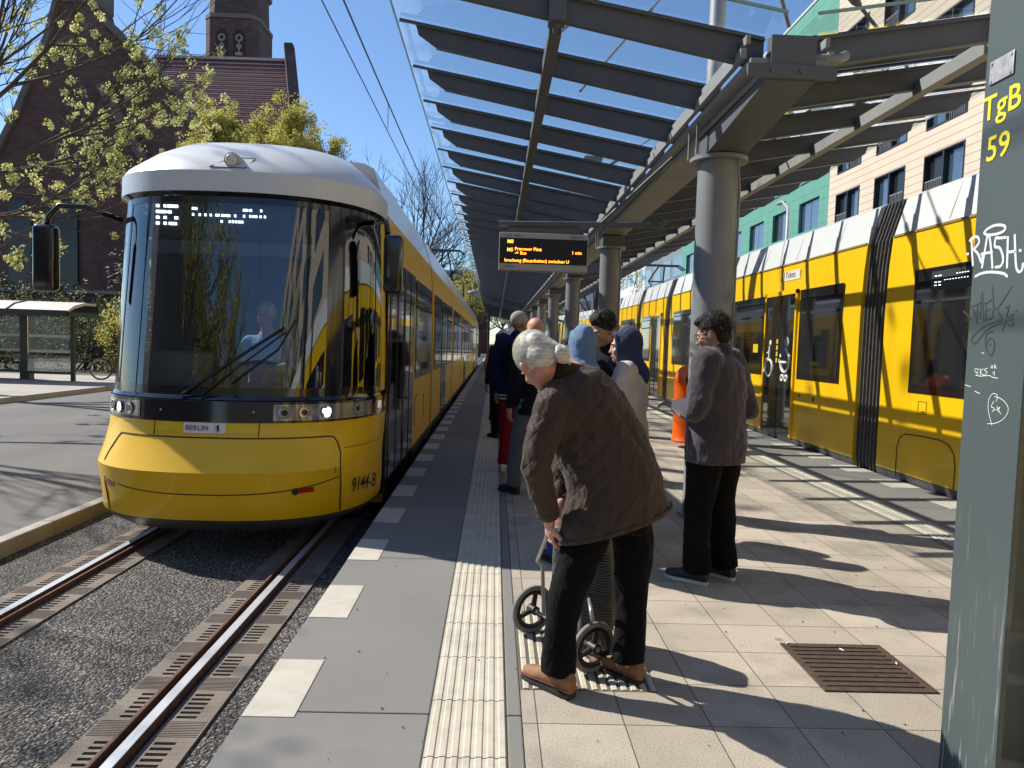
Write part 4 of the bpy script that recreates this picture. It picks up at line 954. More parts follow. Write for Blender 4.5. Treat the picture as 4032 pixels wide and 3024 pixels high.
def cop(pts,y,w,name='coping'):
    mb=MB()
    for a,b_ in zip(pts,pts[1:]): mb.beam((a[0],y,a[1]),(b_[0],y,b_[1]),1.9,w,up=(0,0,1))
    mb.build(name,STN,ch)
cop([(-31.6,10.6),(-29.7,14.3),(-27.7,19.1),(-27.1,21.4)],45.7,.35); cop([(-24.5,20.5),(-22,18.2),(-19.8,16.1),(-18.6,13.4),(-17.1,10.3)],45.7,.35)
mb=MB(); mb.beam((-24.4,44.75,16.4),(-20.3,44.75,9.5),.5,.5); mb.beam((-20.3,44.75,9.5),(-19.2,44.75,6.0),.5,.5); mb.build('buttress_ledge',STN,ch)
mb=MB(); mb.box(-24.2,-20.6,44.5,45,-.2,8.0); mb.build('buttress',BRKD,ch)
for x in (-29.4,-26.6):
    mb=MB(); pts=[(x-.7,3.9),(x+.7,3.9),(x+.7,8.4)]+[(x+.7*math.cos(R(a)),8.4+1.0*math.sin(R(a))) for a in range(20,180,20)]+[(x-.7,8.4)]; prism(mb,pts,44.85,45.0); mb.build('arched_window',WGD,ch)
# nave body and roof
mb=MB(); mb.box(-31,-14.9,48.6,62,-.2,12.6); mb.build('nave_wall',BRK,ch)
RP=[(-26,55,21.95),(-16.3,55,22.05),(-13.4,48.6,12.7),(-24,48.6,12.5)]
mb=MB(); mb.face([mb.v(p) for p in RP]); mb.face([mb.v(p) for p in ((-26,55,21.9),(-16.3,55,22.0),(-16.3,61.5,12.7),(-26,61.5,12.5))])
mb.build('roof',TILE,ch)
mb=MB()
for k in range(1,24):
    u=k/24; a=Vector(RP[0]).lerp(Vector(RP[3]),u)+Vector((0,-.06,.05)); b_=Vector(RP[1]).lerp(Vector(RP[2]),u)+Vector((0,-.06,.05)); mb.beam(a,b_,.05,.06)
mb.beam(Vector(RP[0])+Vector((0,0,.1)),Vector(RP[1])+Vector((0,0,.1)),.3,.2)
mb.build('roof_batten',TLINE,ch)
mb=MB()
A=[(-16.2,55,23.1),(-13.2,48.2,13.2),(-13.2,48.2,-.2),(-16.2,62,-.2),(-16.2,55.3,23.1)]
mb.hexa([(-16.3,55,0),(-15.7,55,0),(-13.6,48.3,0),(-13.0,48.3,0),(-16.4,55,22.9),(-15.9,55,22.9),(-13.6,48.3,13.2),(-13.0,48.3,13.2)])
mb.build('gable_wall',BRKD,ch)
mb=MB(); mb.beam((-16.1,55.1,23.1),(-13.3,48.2,13.3),.75,.3); mb.box(-16.4,-15.8,54.8,55.3,22.9,23.4); mb.build('coping',BRKD,ch)
mb=MB(); prism(mb,[(-20.6,10.8),(-18.6,13.8),(-14.4,14.4),(-14.0,10.8)],47.4,48.5); mb.build('slate_roof',SLT,ch)
# tower: chamfered square, storeys with arcades
def tring(mb,r,c,z):
    cx,cy=-23.05,64.25; r*=.715; c*=.75; p=[(-r,-r+c),(-r+c,-r),(r-c,-r),(r,-r+c),(r,r-c),(r-c,r),(-r+c,r),(-r,r-c)]
    return [mb.v((cx+x,cy+y,z)) for x,y in p]
mb=MB(); mb.skin([tring(mb,r,c,z) for r,c,z in ((3.15,.7,-.2),(3.15,.7,28.0),(2.95,.9,28.3),(2.85,.95,31.0),(3.05,.8,31.2),(2.8,.9,31.6),(2.75,.9,37.5),(2.3,.9,38),(2.2,.8,46))]); mb.build('tower',BRKD,ch)
for z,r,h in ((28.1,3.25,.35),(31.1,3.15,.3),(34.6,3.0,.25)):
    mb=MB(); mb.skin([tring(mb,r,.85,z),tring(mb,r,.85,z+h)]); mb.build('string_course',STN,ch)
mb=MB()
for k in range(7): mb.box(-24.7+k*.55,-24.45+k*.55,62.1,62.28,33.6,34.2); 
mb.build('corbel_row',PALE,ch)
for x in (-23.75,-22.3):
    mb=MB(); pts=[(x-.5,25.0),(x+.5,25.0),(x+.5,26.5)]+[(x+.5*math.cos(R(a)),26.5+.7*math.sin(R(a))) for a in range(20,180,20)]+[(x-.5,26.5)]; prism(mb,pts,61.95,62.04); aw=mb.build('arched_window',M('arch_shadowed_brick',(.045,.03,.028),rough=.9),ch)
    mb=MB(); mb.torus((x,61.93,26.45),(0,1,0),.24,.08,18,6); mb.torus((x,61.93,25.75),(0,1,0),.16,.07,18,6); mb.box(x-.3,x+.3,61.88,61.94,25.0,25.25); mb.box(x-.05,x+.05,61.9,61.95,25.2,26.2); mb.build('tracery',PALE,aw)
mb=MB(); mb.box(-24.0,-22.1,62.1,62.2,32.2,33.0); mb.build('plaque',STN,ch)
# churchyard wall
mb=MB(); mb.box(-46,-20,39.8,40.2,-.2,3.5); cw_=tag(mb.build('churchyard_wall',BRKD),'low dark brick wall with pale coping in front of the church','wall')
mb=MB(); mb.box(-46,-19.9,39.65,40.35,3.5,3.68); mb.build('coping',PALE,cw_)
# ================= bus shelter =================
GRN=M('shelter_green',(.02,.032,.028),rough=.4,var=.15); SHG=glassmat('shelter_glass',(.86,.9,.88),gloss=.06)
SRF=M('shelter_roof',(.55,.5,.46),rough=.6,var=.1)
bs=thing('bus_shelter','dark green bus shelter with glass walls and pale curved roof','bus shelter',(-14.5,22.4,0))
Zp=-.085
def post(x,y,r=.06,h=2.1):
    mb=MB(); mb.box(x-r,x+r,y-r,y+r,Zp,Zp+h); mb.build('post',GRN,bs,bevel=.01)
post(-13.05,22.35,.055); post(-14.62,22.6,.14); post(-16.35,22.9,.05); post(-18.0,22.9,.06)
mb=MB(); rings=[]
for x in (-19.5,-12.75):
    rings.append([mb.v((x+dx,y,Zp+z)) for dx,y,z in ((0,21.5,2.12),(0,21.9,2.32),(0,22.5,2.44),(0,23.1,2.42),(0,23.1,2.36),(0,22.5,2.36),(0,21.9,2.22),(0,21.5,2.06))])
mb.skin(rings); mb.build('roof',SRF,bs)
mb=MB(); mb.box(-19.5,-12.7,21.42,21.5,Zp+1.98,Zp+2.16); mb.box(-19.5,-12.7,23.1,23.18,Zp+2.1,Zp+2.4); mb.box(-12.75,-12.66,21.5,23.1,Zp+1.98,Zp+2.12)
for x in (-14.55,-16.3,-18): mb.beam((x,21.5,Zp+2.14),(x,21.9,Zp+2.34),.03,.03); mb.beam((x,21.9,Zp+2.34),(x,22.5,Zp+2.46),.03,.03)
mb.build('fascia',GRN,bs)
mb=MB(); mb.box(-14.48,-13.1,22.42,22.44,Zp+.28,Zp+1.98); mb.build('glass_wall',SHG,bs); mb=MB(); mb.box(-18,-14.76,22.9,22.92,Zp+.28,Zp+1.98); mb.build('glass_wall',SHG,bs)
FR=M('frosted_band',(.5,.53,.5),rough=.5,var=.1)
mb=MB()
for z in (.86,1.33): mb.box(-14.48,-13.1,22.405,22.418,Zp+z,Zp+z+.085); mb.box(-18,-14.76,22.885,22.898,Zp+z,Zp+z+.085)
mb.build('frosted_band',FR,bs)
mb=MB(); mb.box(-14.48,-13.1,22.40,22.46,Zp+.2,Zp+.27); mb.box(-18,-14.76,22.88,22.94,Zp+.2,Zp+.27); mb.build('bottom_rail',GRN,bs)
mb=MB(); mb.box(-16.9,-15.35,22.0,22.35,Zp+.44,Zp+.50); mb.box(-15.55,-15.5,22.15,22.2,Zp,Zp+.44); mb.box(-16.75,-16.7,22.15,22.2,Zp,Zp+.44); mb.build('bench',GRN,bs)
# ================= bicycles =================
def bike(label,loc,rot,col):
    t=thing('bicycle',label,'bicycle',(0,0,0),'bicycles parked by the shrubs')
    for x in (-.52,.52):
        mb=MB(); mb.torus((x,0,.34),(0,1,0),.325,.022,26,6); w_=mb.build('wheel',RUB,t); mb=MB(); mb.torus((x,0,.34),(0,1,0),.30,.01,24,5)
        for k in range(8):
            a=k*math.pi/4; mb.tube([(x,0,.34),(x+.3*math.cos(a),0,.34+.3*math.sin(a))],.004,4)
        mb.build('rim',LENS,w_)
    mb=MB()
    for a,b_ in (((-.52,.34),(-.12,.32)),((-.12,.32),(-.2,.82)),((-.2,.78),(.36,.80)),((.38,.86),(.33,.70)),((-.12,.32),(.34,.72)),((-.52,.34),(-.2,.76)),((.33,.72),(.52,.34))): mb.tube([(a[0],0,a[1]),(b_[0],0,b_[1])],.02,6)
    mb.build('frame',M('bike_'+label.split()[0],col,rough=.3,var=.05),t)
    mb=MB(); mb.ell((-.22,0,.88),(.14,.07,.035)); mb.build('saddle',RUB,t)
    mb=MB(); mb.tube([(.38,-.3,.98),(.42,-.1,1.0),(.38,0,.9),(.42,.1,1.0),(.38,.3,.98)],.015,6); mb.build('handlebar',LENS,t)
    t.location=loc; t.rotation_euler=(0,0,rot)
bike('dark bicycle with pale rims beside the bus shelter',(-12.2,23.4,-.085),.2,(.02,.02,.03)); bike('silver bicycle leaning between two others near the left tram',(-12.1,25.2,-.085),-.3,(.4,.4,.42)); bike('green bicycle parked behind the silver one',(-11.6,26.3,-.085),.5,(.03,.12,.08))
# street lamp with curved arm before the green facade
t=thing('street_lamp','curved grey street lamp in front of the green panelled building','street lamp',(13.2,33.4,0))
mb=MB(); mb.tube([(13.4,33.0,-.1),(13.4,33.0,5.6),(13.45,33.1,7.2),(13.8,34.0,8.4),(14.3,36.0,9.1)],[.1,.08,.07,.06,.05],10); mb.build('pole',PAL,t,smooth=True)
mb=MB(); mb.ell((14.4,36.4,9.1),(.18,.5,.09)); mb.build('lamp_head',LMP,t,smooth=True)
t=thing('street_lamp','leaf shaped pale lamp head far down beyond the left tram','street lamp',(-2.2,60,0))
mb=MB(); mb.tube([(-3.2,70,0),(-3.2,70,7.2),(-2.6,70,7.4)],.07,8); mb.build('pole',GRN,t); mb=MB(); mb.ell((-2.2,70,6.3),(.62,.62,.34)); mb.build('lamp_head',LMP,t,smooth=True)
# red signal
t=thing('tram_signal','slim black signal head showing a red light above the crowd','signal',(4.35,29.5,0))
mb=MB(); mb.tube([(4.3,29.5,0),(4.3,29.5,2.8)],.05,8); mb.build('post',TBM,t); mb=MB(); mb.box(4.1,4.36,29.4,29.6,2.75,3.9); mb.build('housing',TBM,t,bevel=.02)
mb=MB(); mb.disc((4.45,29.42,3.72),(0,-1,0),.11,14,.01); mb.build('red_light',M('signal_red',(1,.03,.05),var=0,emit=4),t); mb=MB(); mb.box(4.38,4.5,29.42,29.5,2.95,3.15); mb.build('sign_plate',WHT,t)
# dark poles at the platform's far end
for i,(x,y,h,lab) in enumerate(((-.55,62,7.5,'thin dark pole at the far end of the left platform edge'),(1.4,75,6,'thin pale pole rising beyond the crowd at platform end'))):
    mb=MB(); mb.tube([(x,y,0),(x,y,h)],.09 if i==0 else .06,8); tag(mb.build('pole',TBM if i==0 else PAL),lab,'pole')
# orange litter bin
ob=thing('litter_bin','bright orange rounded litter bin behind the man in the dark jacket','litter bin',(2.55,9.6,0))
ORB=M('bin_orange',(.85,.13,.01),rough=.35,var=.06,coat=.3)

# unseen street behind the camera, added for the tram's windscreen to reflect
simple_block('apartment_building','plain unseen cream apartment row on the right continuing behind the viewer, added for reflections',20.6,34,-60,23.9,22,CREAM,6,9,zb=1.2)
simple_block('apartment_building','tall unseen grey apartment row on the left behind the viewer, added for reflections',-44,-30,-70,-6,20,M('grey_render',(.28,.27,.25),rough=.9,var=.1,scale=.3),5,8)
simple_block('apartment_building','unseen office block closing the street behind the viewer, added for reflections',-26,30,-96,-84,24,M('street_end_render',(.26,.24,.21),rough=.9,var=.1,scale=.3),5,12,face='y')
mb=MB(); c=(3.02,10.9)
mb.skin([mb.ring((c[0],c[1],z),(r,0,0),(0,r,0),28) for z,r in ((.08,.21),(.12,.235),(.15,.22),(.2,.215),(.95,.215),(1.0,.225),(1.06,.22),(1.16,.19),(1.23,.14),(1.27,.07))]); mb.build('body',ORB,ob,smooth=True,ang=50)
mb=MB(); mb.box(c[0]-.10,c[0]+.10,c[1]-.226,c[1]-.19,.98,1.10); mb.build('opening',TBM,ob,bevel=.01)
mb=MB(); mb.tube([(c[0]+.24,c[1]+.05,0),(c[0]+.24,c[1]+.05,1.1)],.03,8); mb.build('post',PAL,ob)
# ================= vegetation =================
BARK=M('bark',(.075,.062,.05),rough=.95,var=.3,scale=8,bump=.6,bscale=14)
def leafmat(name,col,col2,tr=.35):
    m=bpy.data.materials.new(name); m.use_nodes=True; n=m.node_tree.nodes; l=m.node_tree.links; b=n['Principled BSDF']; b.inputs['Roughness'].default_value=.65
    oi=n.new('ShaderNodeTexCoord'); nz=n.new('ShaderNodeTexNoise'); nz.inputs['Scale'].default_value=2.2; nz.inputs['Detail'].default_value=8; l.new(oi.outputs['Object'],nz.inputs['Vector'])
    rp=n.new('ShaderNodeMapRange'); rp.inputs['From Min'].default_value=.35; rp.inputs['From Max'].default_value=.65; l.new(nz.outputs['Fac'],rp.inputs['Value'])
    mx=n.new('ShaderNodeMix'); mx.data_type='RGBA'; l.new(rp.outputs[0],mx.inputs['Factor']); mx.inputs['A'].default_value=(*col,1); mx.inputs['B'].default_value=(*col2,1); l.new(mx.outputs['Result'],b.inputs['Base Color'])
    t=n.new('ShaderNodeBsdfTranslucent'); l.new(mx.outputs['Result'],t.inputs[0]); ms_=n.new('ShaderNodeMixShader'); ms_.inputs[0].default_value=tr
    l.new(b.outputs[0],ms_.inputs[1]); l.new(t.outputs[0],ms_.inputs[2]); l.new(ms_.outputs[0],n['Material Output'].inputs[0]); MAT[name]=m; return m
LBLO=leafmat('maple_blossom',(.42,.44,.14),(.72,.72,.32),.5); LYG=leafmat('young_leaves',(.30,.29,.06),(.66,.60,.15),.45); LGR=leafmat('shrub_leaves',(.05,.075,.02),(.15,.19,.06),.3); LDK=leafmat('dark_evergreen',(.018,.03,.016),(.05,.07,.035),.2); LBR=leafmat('bud_twigs',(.10,.085,.05),(.2,.18,.08),.3)
def leaves(mb,rnd,c,rad,n,size):
    for _ in range(n):
        d=Vector((rnd.gauss(0,1),rnd.gauss(0,1),rnd.gauss(0,1))); d.normalize(); p=c+d*rad*rnd.random()**.5
        a=Vector((rnd.gauss(0,1),rnd.gauss(0,1),rnd.gauss(0,1))).normalized(); b_=a.orthogonal().normalized(); s=size*rnd.uniform(.6,1.3)
        mb.face([mb.v(p-a*s),mb.v(p+b_*s*.55),mb.v(p+a*s),mb.v(p-b_*s*.55)])
def grow(mb,rnd,p,d,L,r,depth,tips,spread=.55,up=.1,nb=(2,3),droop=0.):
    pts=[p];q=p;dd=d.copy(); n=4
    for i in range(n):
        dd=(dd+Vector((rnd.gauss(0,.12),rnd.gauss(0,.12),rnd.gauss(0,.10)+up-droop))*.6).normalized(); q=q+dd*L/n; pts.append(q)
    mb.tube(pts,[r*(1-.42*i/n) for i in range(n+1)],6 if depth>1 else 4,cap=False)
    if depth==0: tips.append((q,dd)); return
    for k in range(rnd.randint(*nb)):
        i=rnd.randint(2,n); s=pts[i]; nd=(dd+Vector((rnd.gauss(0,spread),rnd.gauss(0,spread),rnd.gauss(0,spread*.8)))).normalized()
        grow(mb,rnd,s,nd,L*rnd.uniform(.6,.82),r*.55,depth-1,tips,spread,up,nb,droop)
    grow(mb,rnd,q,dd,L*.75,r*.58,depth-1,tips,spread,up,nb,droop)
    if depth<=2: tips.append((pts[3],dd))
def tree(name,label,loc,h,seed,limbs,depth,leafm,lsize,ln,lrad,trunk_r=.2,spread=.55,group=None,L=None,keep=1.,up=.1):
    rnd=random.Random(seed); t=thing(name,label,'tree',loc,group); p0=Vector(loc); mb=MB()
    top=p0+Vector((rnd.uniform(-.3,.3),rnd.uniform(-.3,.3),h)); mb.tube([p0-Vector((0,0,.2)),p0.lerp(top,.5)+Vector((.1,0,0)),top],[trunk_r*1.25,trunk_r,trunk_r*.75],10,cap=False)
    tips=[]
    for d in limbs: 
        d=Vector(d); grow(mb,rnd,p0.lerp(top,rnd.uniform(.75,1)),d.normalized(),d.length,trunk_r*.5,depth,tips,spread,up)
    mb.build('trunk',BARK,t,smooth=True,recalc=False)
    if leafm:
        mb=MB()
        for q,dd in tips:
            if rnd.random()<keep: leaves(mb,rnd,q,lrad*rnd.uniform(.6,1.3),int(ln*rnd.uniform(.5,1.4)),lsize)
        mb.build('crown',leafm,t,recalc=False)
    return t
tree('maple_tree','flowering maple with yellow green blossom reaching in from the left',(-15.2,18.5,-.1),5.2,11,[(3.2,.2,2.2),(2.6,-.8,3.6),(2.8,1.2,1.0),(1.6,.6,4.2),(-1,.5,4),(3.0,-.3,.2),(.6,2,3),(2.2,.8,-.3)],4,LBLO,.040,46,.15,.17,spread=.5,keep=.42)
tree('maple_tree','leafy yellow green maple behind the left tram roof',(-12.2,37,-.1),9.4,5,[(1.2,0,1.2),(-1.2,.3,1.2),(.5,-.8,1.4),(1.6,0,.5),(-1.6,0,.6),(0,1,1.3),(1.2,-.8,.8),(-.9,-.6,1.2),(-1.5,-.5,0),(1.6,-.5,-.1)],4,LYG,.06,60,.36,.22,up=.05)
for i,(x,y,h,s,lab) in enumerate(((-5.6,46,5.5,3,'bare tree with thin twigs rising just beyond the left tram roof'),(-6.5,58,5,8,'bare tree further down the street behind the nearer bare one'))):
    tree('bare_tree',lab,(x,y,-.1),h,s,[(1.5,0,2.6),(-1.4,0,2.8),(.3,0,3.2),(2.2,.3,1.5),(-2,.3,1.6),(1,-1,2.5)],4,LBR if i else None,.035,3,.15,.2,group='bare trees beyond the left tram')
for i,(x,y,h,s,lab) in enumerate(((-1.9,86,3.5,21,'pale green tree low behind the end of the left tram'),(-3.6,96,4,22,'brownish tree left of the far pole at the street end'),(.8,100,4,23,'brownish tree right of the far pole at the street end'),(4.4,104,4,24,'brown green tree seen between the canopy columns'),(9.5,70,4.5,26,'yellow green tree above the far third tram'))):
    tree('street_tree',lab,(x,y,-.1),h,s,[(1.8,0,2),(-1.8,0,2),(0,0,3),(1.2,1,2.4),(-1.2,-1,2.4),(2.4,0,.8),(-2.4,0,.8)],3,(LYG,LBR,LBR,LBR,LYG)[i],.11,22,.5,.2,group='trees at the far end of the street')
# out-of-frame street tree whose twigs throw the streaky shade on road and track bed
tree('street_tree','tall kerbside tree left of the view, its shade streaking the road',(-14.2,4.6,-.1),5.2,31,[(1.8,-.6,2.0),(1.4,.6,2.4),(1.2,-1.0,2.6),(2.2,0,1.2),(-1.5,.2,2.5)],3,LBLO,.05,14,.3,.2,spread=.45,keep=.8)
for i,(x,y,s_) in enumerate(((-14,-10,61),(-13.5,-22,62),(-14,-36,63),(14.8,-26,64),(14.5,-40,65))):  # trees out of view behind the camera, added as windscreen reflections
    tree('street_tree','unseen street tree number %s counted back along the pavement behind the viewer, added for reflections'%('one two three four five'.split()[i]),(x,y,-.1),5,s_,[(2.4,0,3),(-2.4,0,3),(.3,1,4),(2,1.5,2),(-2,-1.5,2),(1,-2,3)],3,LYG,.12,20,.55,.2,group='unseen trees added behind the viewer')
tree('street_tree','slender kerbside tree beside the road, its thin branches crossing the upper left sky',(-13.8,12.4,-.1),4.6,37,[(2.4,-1.0,2.4),(2.0,1.0,2.6),(1,-.5,3.0),(1.8,-1.6,1.8)],3,LBLO,.04,8,.14,.13,spread=.5,keep=.35)
def shrub(label,c,r,n,leafm,size,seed,group='shrubs behind the bus shelter',cat='shrub'):
    rnd=random.Random(seed); c=Vector(c); t=thing('shrub',label,cat,(c.x,c.y,-.1),group); mb=MB()
    for k in range(14):
        e=c+Vector((rnd.uniform(-.8,.8)*r[0],rnd.uniform(-.6,.6)*r[1],rnd.uniform(0,.8)*r[2])); mb.tube([(c.x+rnd.uniform(-.4,.4)*r[0],c.y,-.1),e.lerp(Vector((c.x,c.y,c.z)),.4),e],[.04,.03,.01],5,cap=False)
    mb.build('stem_set',BARK,t,recalc=False)
    mb=MB()
    for k in range(n):
        d=Vector((rnd.gauss(0,1),rnd.gauss(0,1),rnd.gauss(0,1))).normalized()*rnd.uniform(.45,1); q=c+Vector((d.x*r[0],d.y*r[1],d.z*r[2]))
        if q.z<-.05: q.z=rnd.uniform(0,.6)
        leaves(mb,rnd,q,.26,16,size)
    mb.build('foliage',leafm,t,recalc=False)
for i,a in enumerate((('olive green shrub behind the left panes of the bus shelter',(-19.5,28.5,1.4),(2.4,1.5,1.9),230,LGR,.05),('bushy green shrub behind the right pane of the bus shelter',(-16.0,28.5,1.3),(2.0,1.4,1.8),230,LGR,.05),
    ('tall light green shrub between the shelter and the tram',(-14.3,31.0,2.0),(2.1,1.6,2.7),330,LGR,.055),('yellow tinged shrub just beside the shelter post',(-14.2,27.4,1.2),(.9,.8,1.5),130,LYG,.045),
    ('dark evergreen shrub rising behind the tall light one',(-16.6,35.0,3.0),(2.6,1.6,3.6),330,LDK,.075),('dark shrub growing against the churchyard wall',(-23.5,37.0,2.2),(3.4,1.4,2.6),280,LDK,.07),('brown twiggy hedge left of the shelter in front of the church',(-25.5,33.0,.8),(3.6,1.0,1.3),200,LBR,.06))):
    shrub(*a,seed=50+i)
# fallen leaves and litter strip
mb=MB(); mb.quad((-24,25.4,-.083),(-11.3,25.4,-.083),(-11.3,39.8,-.083),(-24,39.8,-.083)); struct(mb,'ground_bed',EARTH)
# ================= people =================
def skinmat(name,col): 
    m=M(name,col,rough=.55,var=.08,scale=14,bump=.08,bscale=80); b=m.node_tree.nodes['Principled BSDF']; b.inputs['Subsurface Weight'].default_value=.08; b.inputs['Subsurface Radius'].default_value=(.02,.008,.004); return m
SKL=skinmat('skin_light',(.56,.33,.25)); SKR=skinmat('skin_ruddy',(.55,.27,.20)); SKT=skinmat('skin_tan',(.36,.19,.12)); SKD=skinmat('skin_brown',(.25,.125,.075))
def cloth(name,col,rough=.9,bump=.35,bscale=9,fine=True,var=.12,sheen=.04,fold=1.):
    if name in MAT: return MAT[name]
    m=M(name,col,rough=rough,var=var,scale=5,sheen=sheen,spec=.15); n,l,b=nodes(m); tc=n.new('ShaderNodeTexCoord')
    mp=n.new('ShaderNodeMapping'); mp.inputs['Scale'].default_value=(1,1,.45); l.new(tc.outputs['Object'],mp.inputs[0])
    a=n.new('ShaderNodeTexNoise'); a.inputs['Scale'].default_value=bscale; a.inputs['Detail'].default_value=3; a.inputs['Distortion'].default_value=1.2; l.new(mp.outputs[0],a.inputs['Vector'])
    bp=n.new('ShaderNodeBump'); bp.inputs['Strength'].default_value=bump; bp.inputs['Distance'].default_value=.05*fold; l.new(a.outputs['Fac'],bp.inputs['Height'])
    c=n.new('ShaderNodeTexNoise'); c.inputs['Scale'].default_value=260; l.new(tc.outputs['Object'],c.inputs['Vector'])
    b2=n.new('ShaderNodeBump'); b2.inputs['Strength'].default_value=.15; b2.inputs['Distance'].default_value=.004; l.new(c.outputs['Fac'],b2.inputs['Height']); l.new(bp.outputs[0],b2.inputs['Normal']); l.new(b2.outputs[0],b.inputs['Normal'])
    return m
def hairmat(name,c1,c2,scale=18,stretch=(1,1,.25)):
    if name in MAT: return MAT[name]
    m=M(name,c1,rough=.75,var=0,spec=.25); n,l,b=nodes(m); tc=n.new('ShaderNodeTexCoord'); mp=n.new('ShaderNodeMapping'); mp.inputs['Scale'].default_value=stretch; l.new(tc.outputs['Object'],mp.inputs[0])
    a=n.new('ShaderNodeTexNoise'); a.inputs['Scale'].default_value=scale; a.inputs['Detail'].default_value=7; a.inputs['Distortion'].default_value=.6; l.new(mp.outputs[0],a.inputs['Vector'])
    mx=n.new('ShaderNodeMix'); mx.data_type='RGBA'; r=n.new('ShaderNodeMapRange'); r.inputs['From Min'].default_value=.38; r.inputs['From Max'].default_value=.62; l.new(a.outputs['Fac'],r.inputs['Value']); l.new(r.outputs[0],mx.inputs['Factor'])
    mx.inputs['A'].default_value=(*c1,1); mx.inputs['B'].default_value=(*c2,1); l.new(mx.outputs['Result'],b.inputs['Base Color'])
    bp=n.new('ShaderNodeBump'); bp.inputs['Strength'].default_value=.8; bp.inputs['Distance'].default_value=.01; l.new(a.outputs['Fac'],bp.inputs['Height']); l.new(bp.outputs[0],b.inputs['Normal']); return m
def organic(mb,name,mat,parent,vox=.012,sm=6,disp=0,dsize=.08):
    o=mb.build(name,mat,parent,smooth=True,recalc=True)
    r=o.modifiers.new('remesh','REMESH'); r.mode='VOXEL'; r.voxel_size=vox; r.use_smooth_shade=True
    if sm: s=o.modifiers.new('smooth','SMOOTH'); s.factor=.5; s.iterations=sm
    if disp:
        tx=bpy.data.textures.new(name+'_folds','CLOUDS'); tx.noise_scale=dsize; tx.noise_depth=2
        d=o.modifiers.new('folds','DISPLACE'); d.texture=tx; d.strength=disp; d.mid_level=.5; d.texture_coords='LOCAL'
    return o
def V(*a): return Vector(a)
def ringloft(mb,st,n=20):
    """st: list of (centre, half-vector a, half-vector b)"""
    mb.skin([mb.ring(c,a,b,n) for c,a,b in st])
def hand(mb,wr,dr,nrm,s=1.,curl=.5,side=1):
    """palm with four unequal fingers and a thumb; dr points to the fingertips, nrm out of the back of the hand"""
    dr=Vector(dr).normalized(); nrm=Vector(nrm); nrm=(nrm-dr*nrm.dot(dr)).normalized(); ac=dr.cross(nrm)*side
    rot=Matrix((ac,dr,nrm)).transposed(); c=wr+dr*.048*s
    mb.ell(c,(.04*s,.052*s,.017*s),rot,12,8); mb.limb([wr-dr*.03,wr+dr*.02],[.026*s,.026*s],8)
    for i,(o_,L) in enumerate(((-.03,.062),(-.010,.075),(.010,.071),(.029,.056))):
        b=wr+dr*.09*s+ac*o_*s; pts=[b]; d=dr.copy(); p=b
        for k,f_ in enumerate((.42,.32,.26)):
            ang=curl*(.55+.5*k); d=(d*math.cos(ang)-nrm*math.sin(ang)).normalized(); p=p+d*L*f_*1.15*s; pts.append(p)
        mb.limb(pts,[.0105*s,.0098*s,.009*s,.0078*s],8)
    b=wr+dr*.03*s-ac*.034*s; d=(dr*.75-ac*.75-nrm*.25*(1+curl)).normalized(); mb.limb([b,b+d*.032*s,b+d*.055*s+dr*.012*s-nrm*.008*s],[.014*s,.012*s,.010*s],8)
def head(mb,rot,c,s=1.,nose=1.):
    E=lambda p,r: mb.ell(c+rot@(Vector(p)*s),tuple(x*s for x in r),rot,18,12)
    E((0,-.012,.025),(.077,.098,.098)); E((0,.03,-.03),(.064,.070,.085)); E((0,.045,-.085),(.044,.048,.036)); E((0,.085,-.100),(.02,.018,.018))
    E((0,.078,.012),(.05,.028,.018)); E((.038,.066,-.035),(.026,.024,.024)); E((-.038,.066,-.035),(.026,.024,.024))
    E((0,.100,-.022),(.0105,.016,.026)); E((0,.113,-.040),(.015,.014*nose,.011)); E((0,.094,-.068),(.022,.012,.006)); E((0,.093,-.080),(.02,.012,.006))
    for sx in (-1,1): E((sx*.080,-.012,-.018),(.008,.019,.032)); E((sx*.086,-.02,-.006),(.006,.014,.018))
def strands(t,mat,c,rot,rad,rnd,n,L,flow,curl=0,name='hair_wisps',r=.0011,maxy=.35,hug=0.,jit=.5):
    mb=MB()
    for _ in range(n):
        d=V(rnd.gauss(0,1),rnd.gauss(0,1),rnd.gauss(.25,1)).normalized()
        if d.y>maxy and d.z<.45 or d.z<-.6: continue
        p=V(d.x*rad[0],d.y*rad[1],d.z*rad[2])*rnd.uniform(.94,1.02); g=((flow-p if hug else flow)+V(rnd.gauss(0,jit),rnd.gauss(0,jit),rnd.gauss(0,jit))*(.12 if hug else 1)); g=g-d*g.dot(d)*.8
        if g.length<1e-3: continue
        g.normalize(); l_=L*rnd.uniform(.5,1.3); pts=[p]
        for k in range(3):
            q_=(.35+curl*.6)*jit/.5
            if hug: g=(flow-p).normalized()
            g=(g+V(rnd.gauss(0,q_),rnd.gauss(0,q_),rnd.gauss(0,q_))).normalized(); p=p+g*l_/3+d*.0015
            if hug:
                k_=math.sqrt((p.x/rad[0])**2+(p.y/rad[1])**2+(p.z/rad[2])**2); p=p*(hug*rnd.uniform(.985,1.015)/k_)
            pts.append(p)
        w_=[c+rot@q for q in pts]; e=(rot@d.cross(g)).normalized()*r*1.6; a=[mb.v(q+e*(1-.25*i)) for i,q in enumerate(w_)]; b=[mb.v(q-e*(1-.25*i)) for i,q in enumerate(w_)]
        for i in range(3): mb.face([a[i],a[i+1],b[i+1],b[i]])
    return mb.build(name,mat,t,recalc=False)
def rotz(a): return Matrix.Rotation(a,3,'Z')
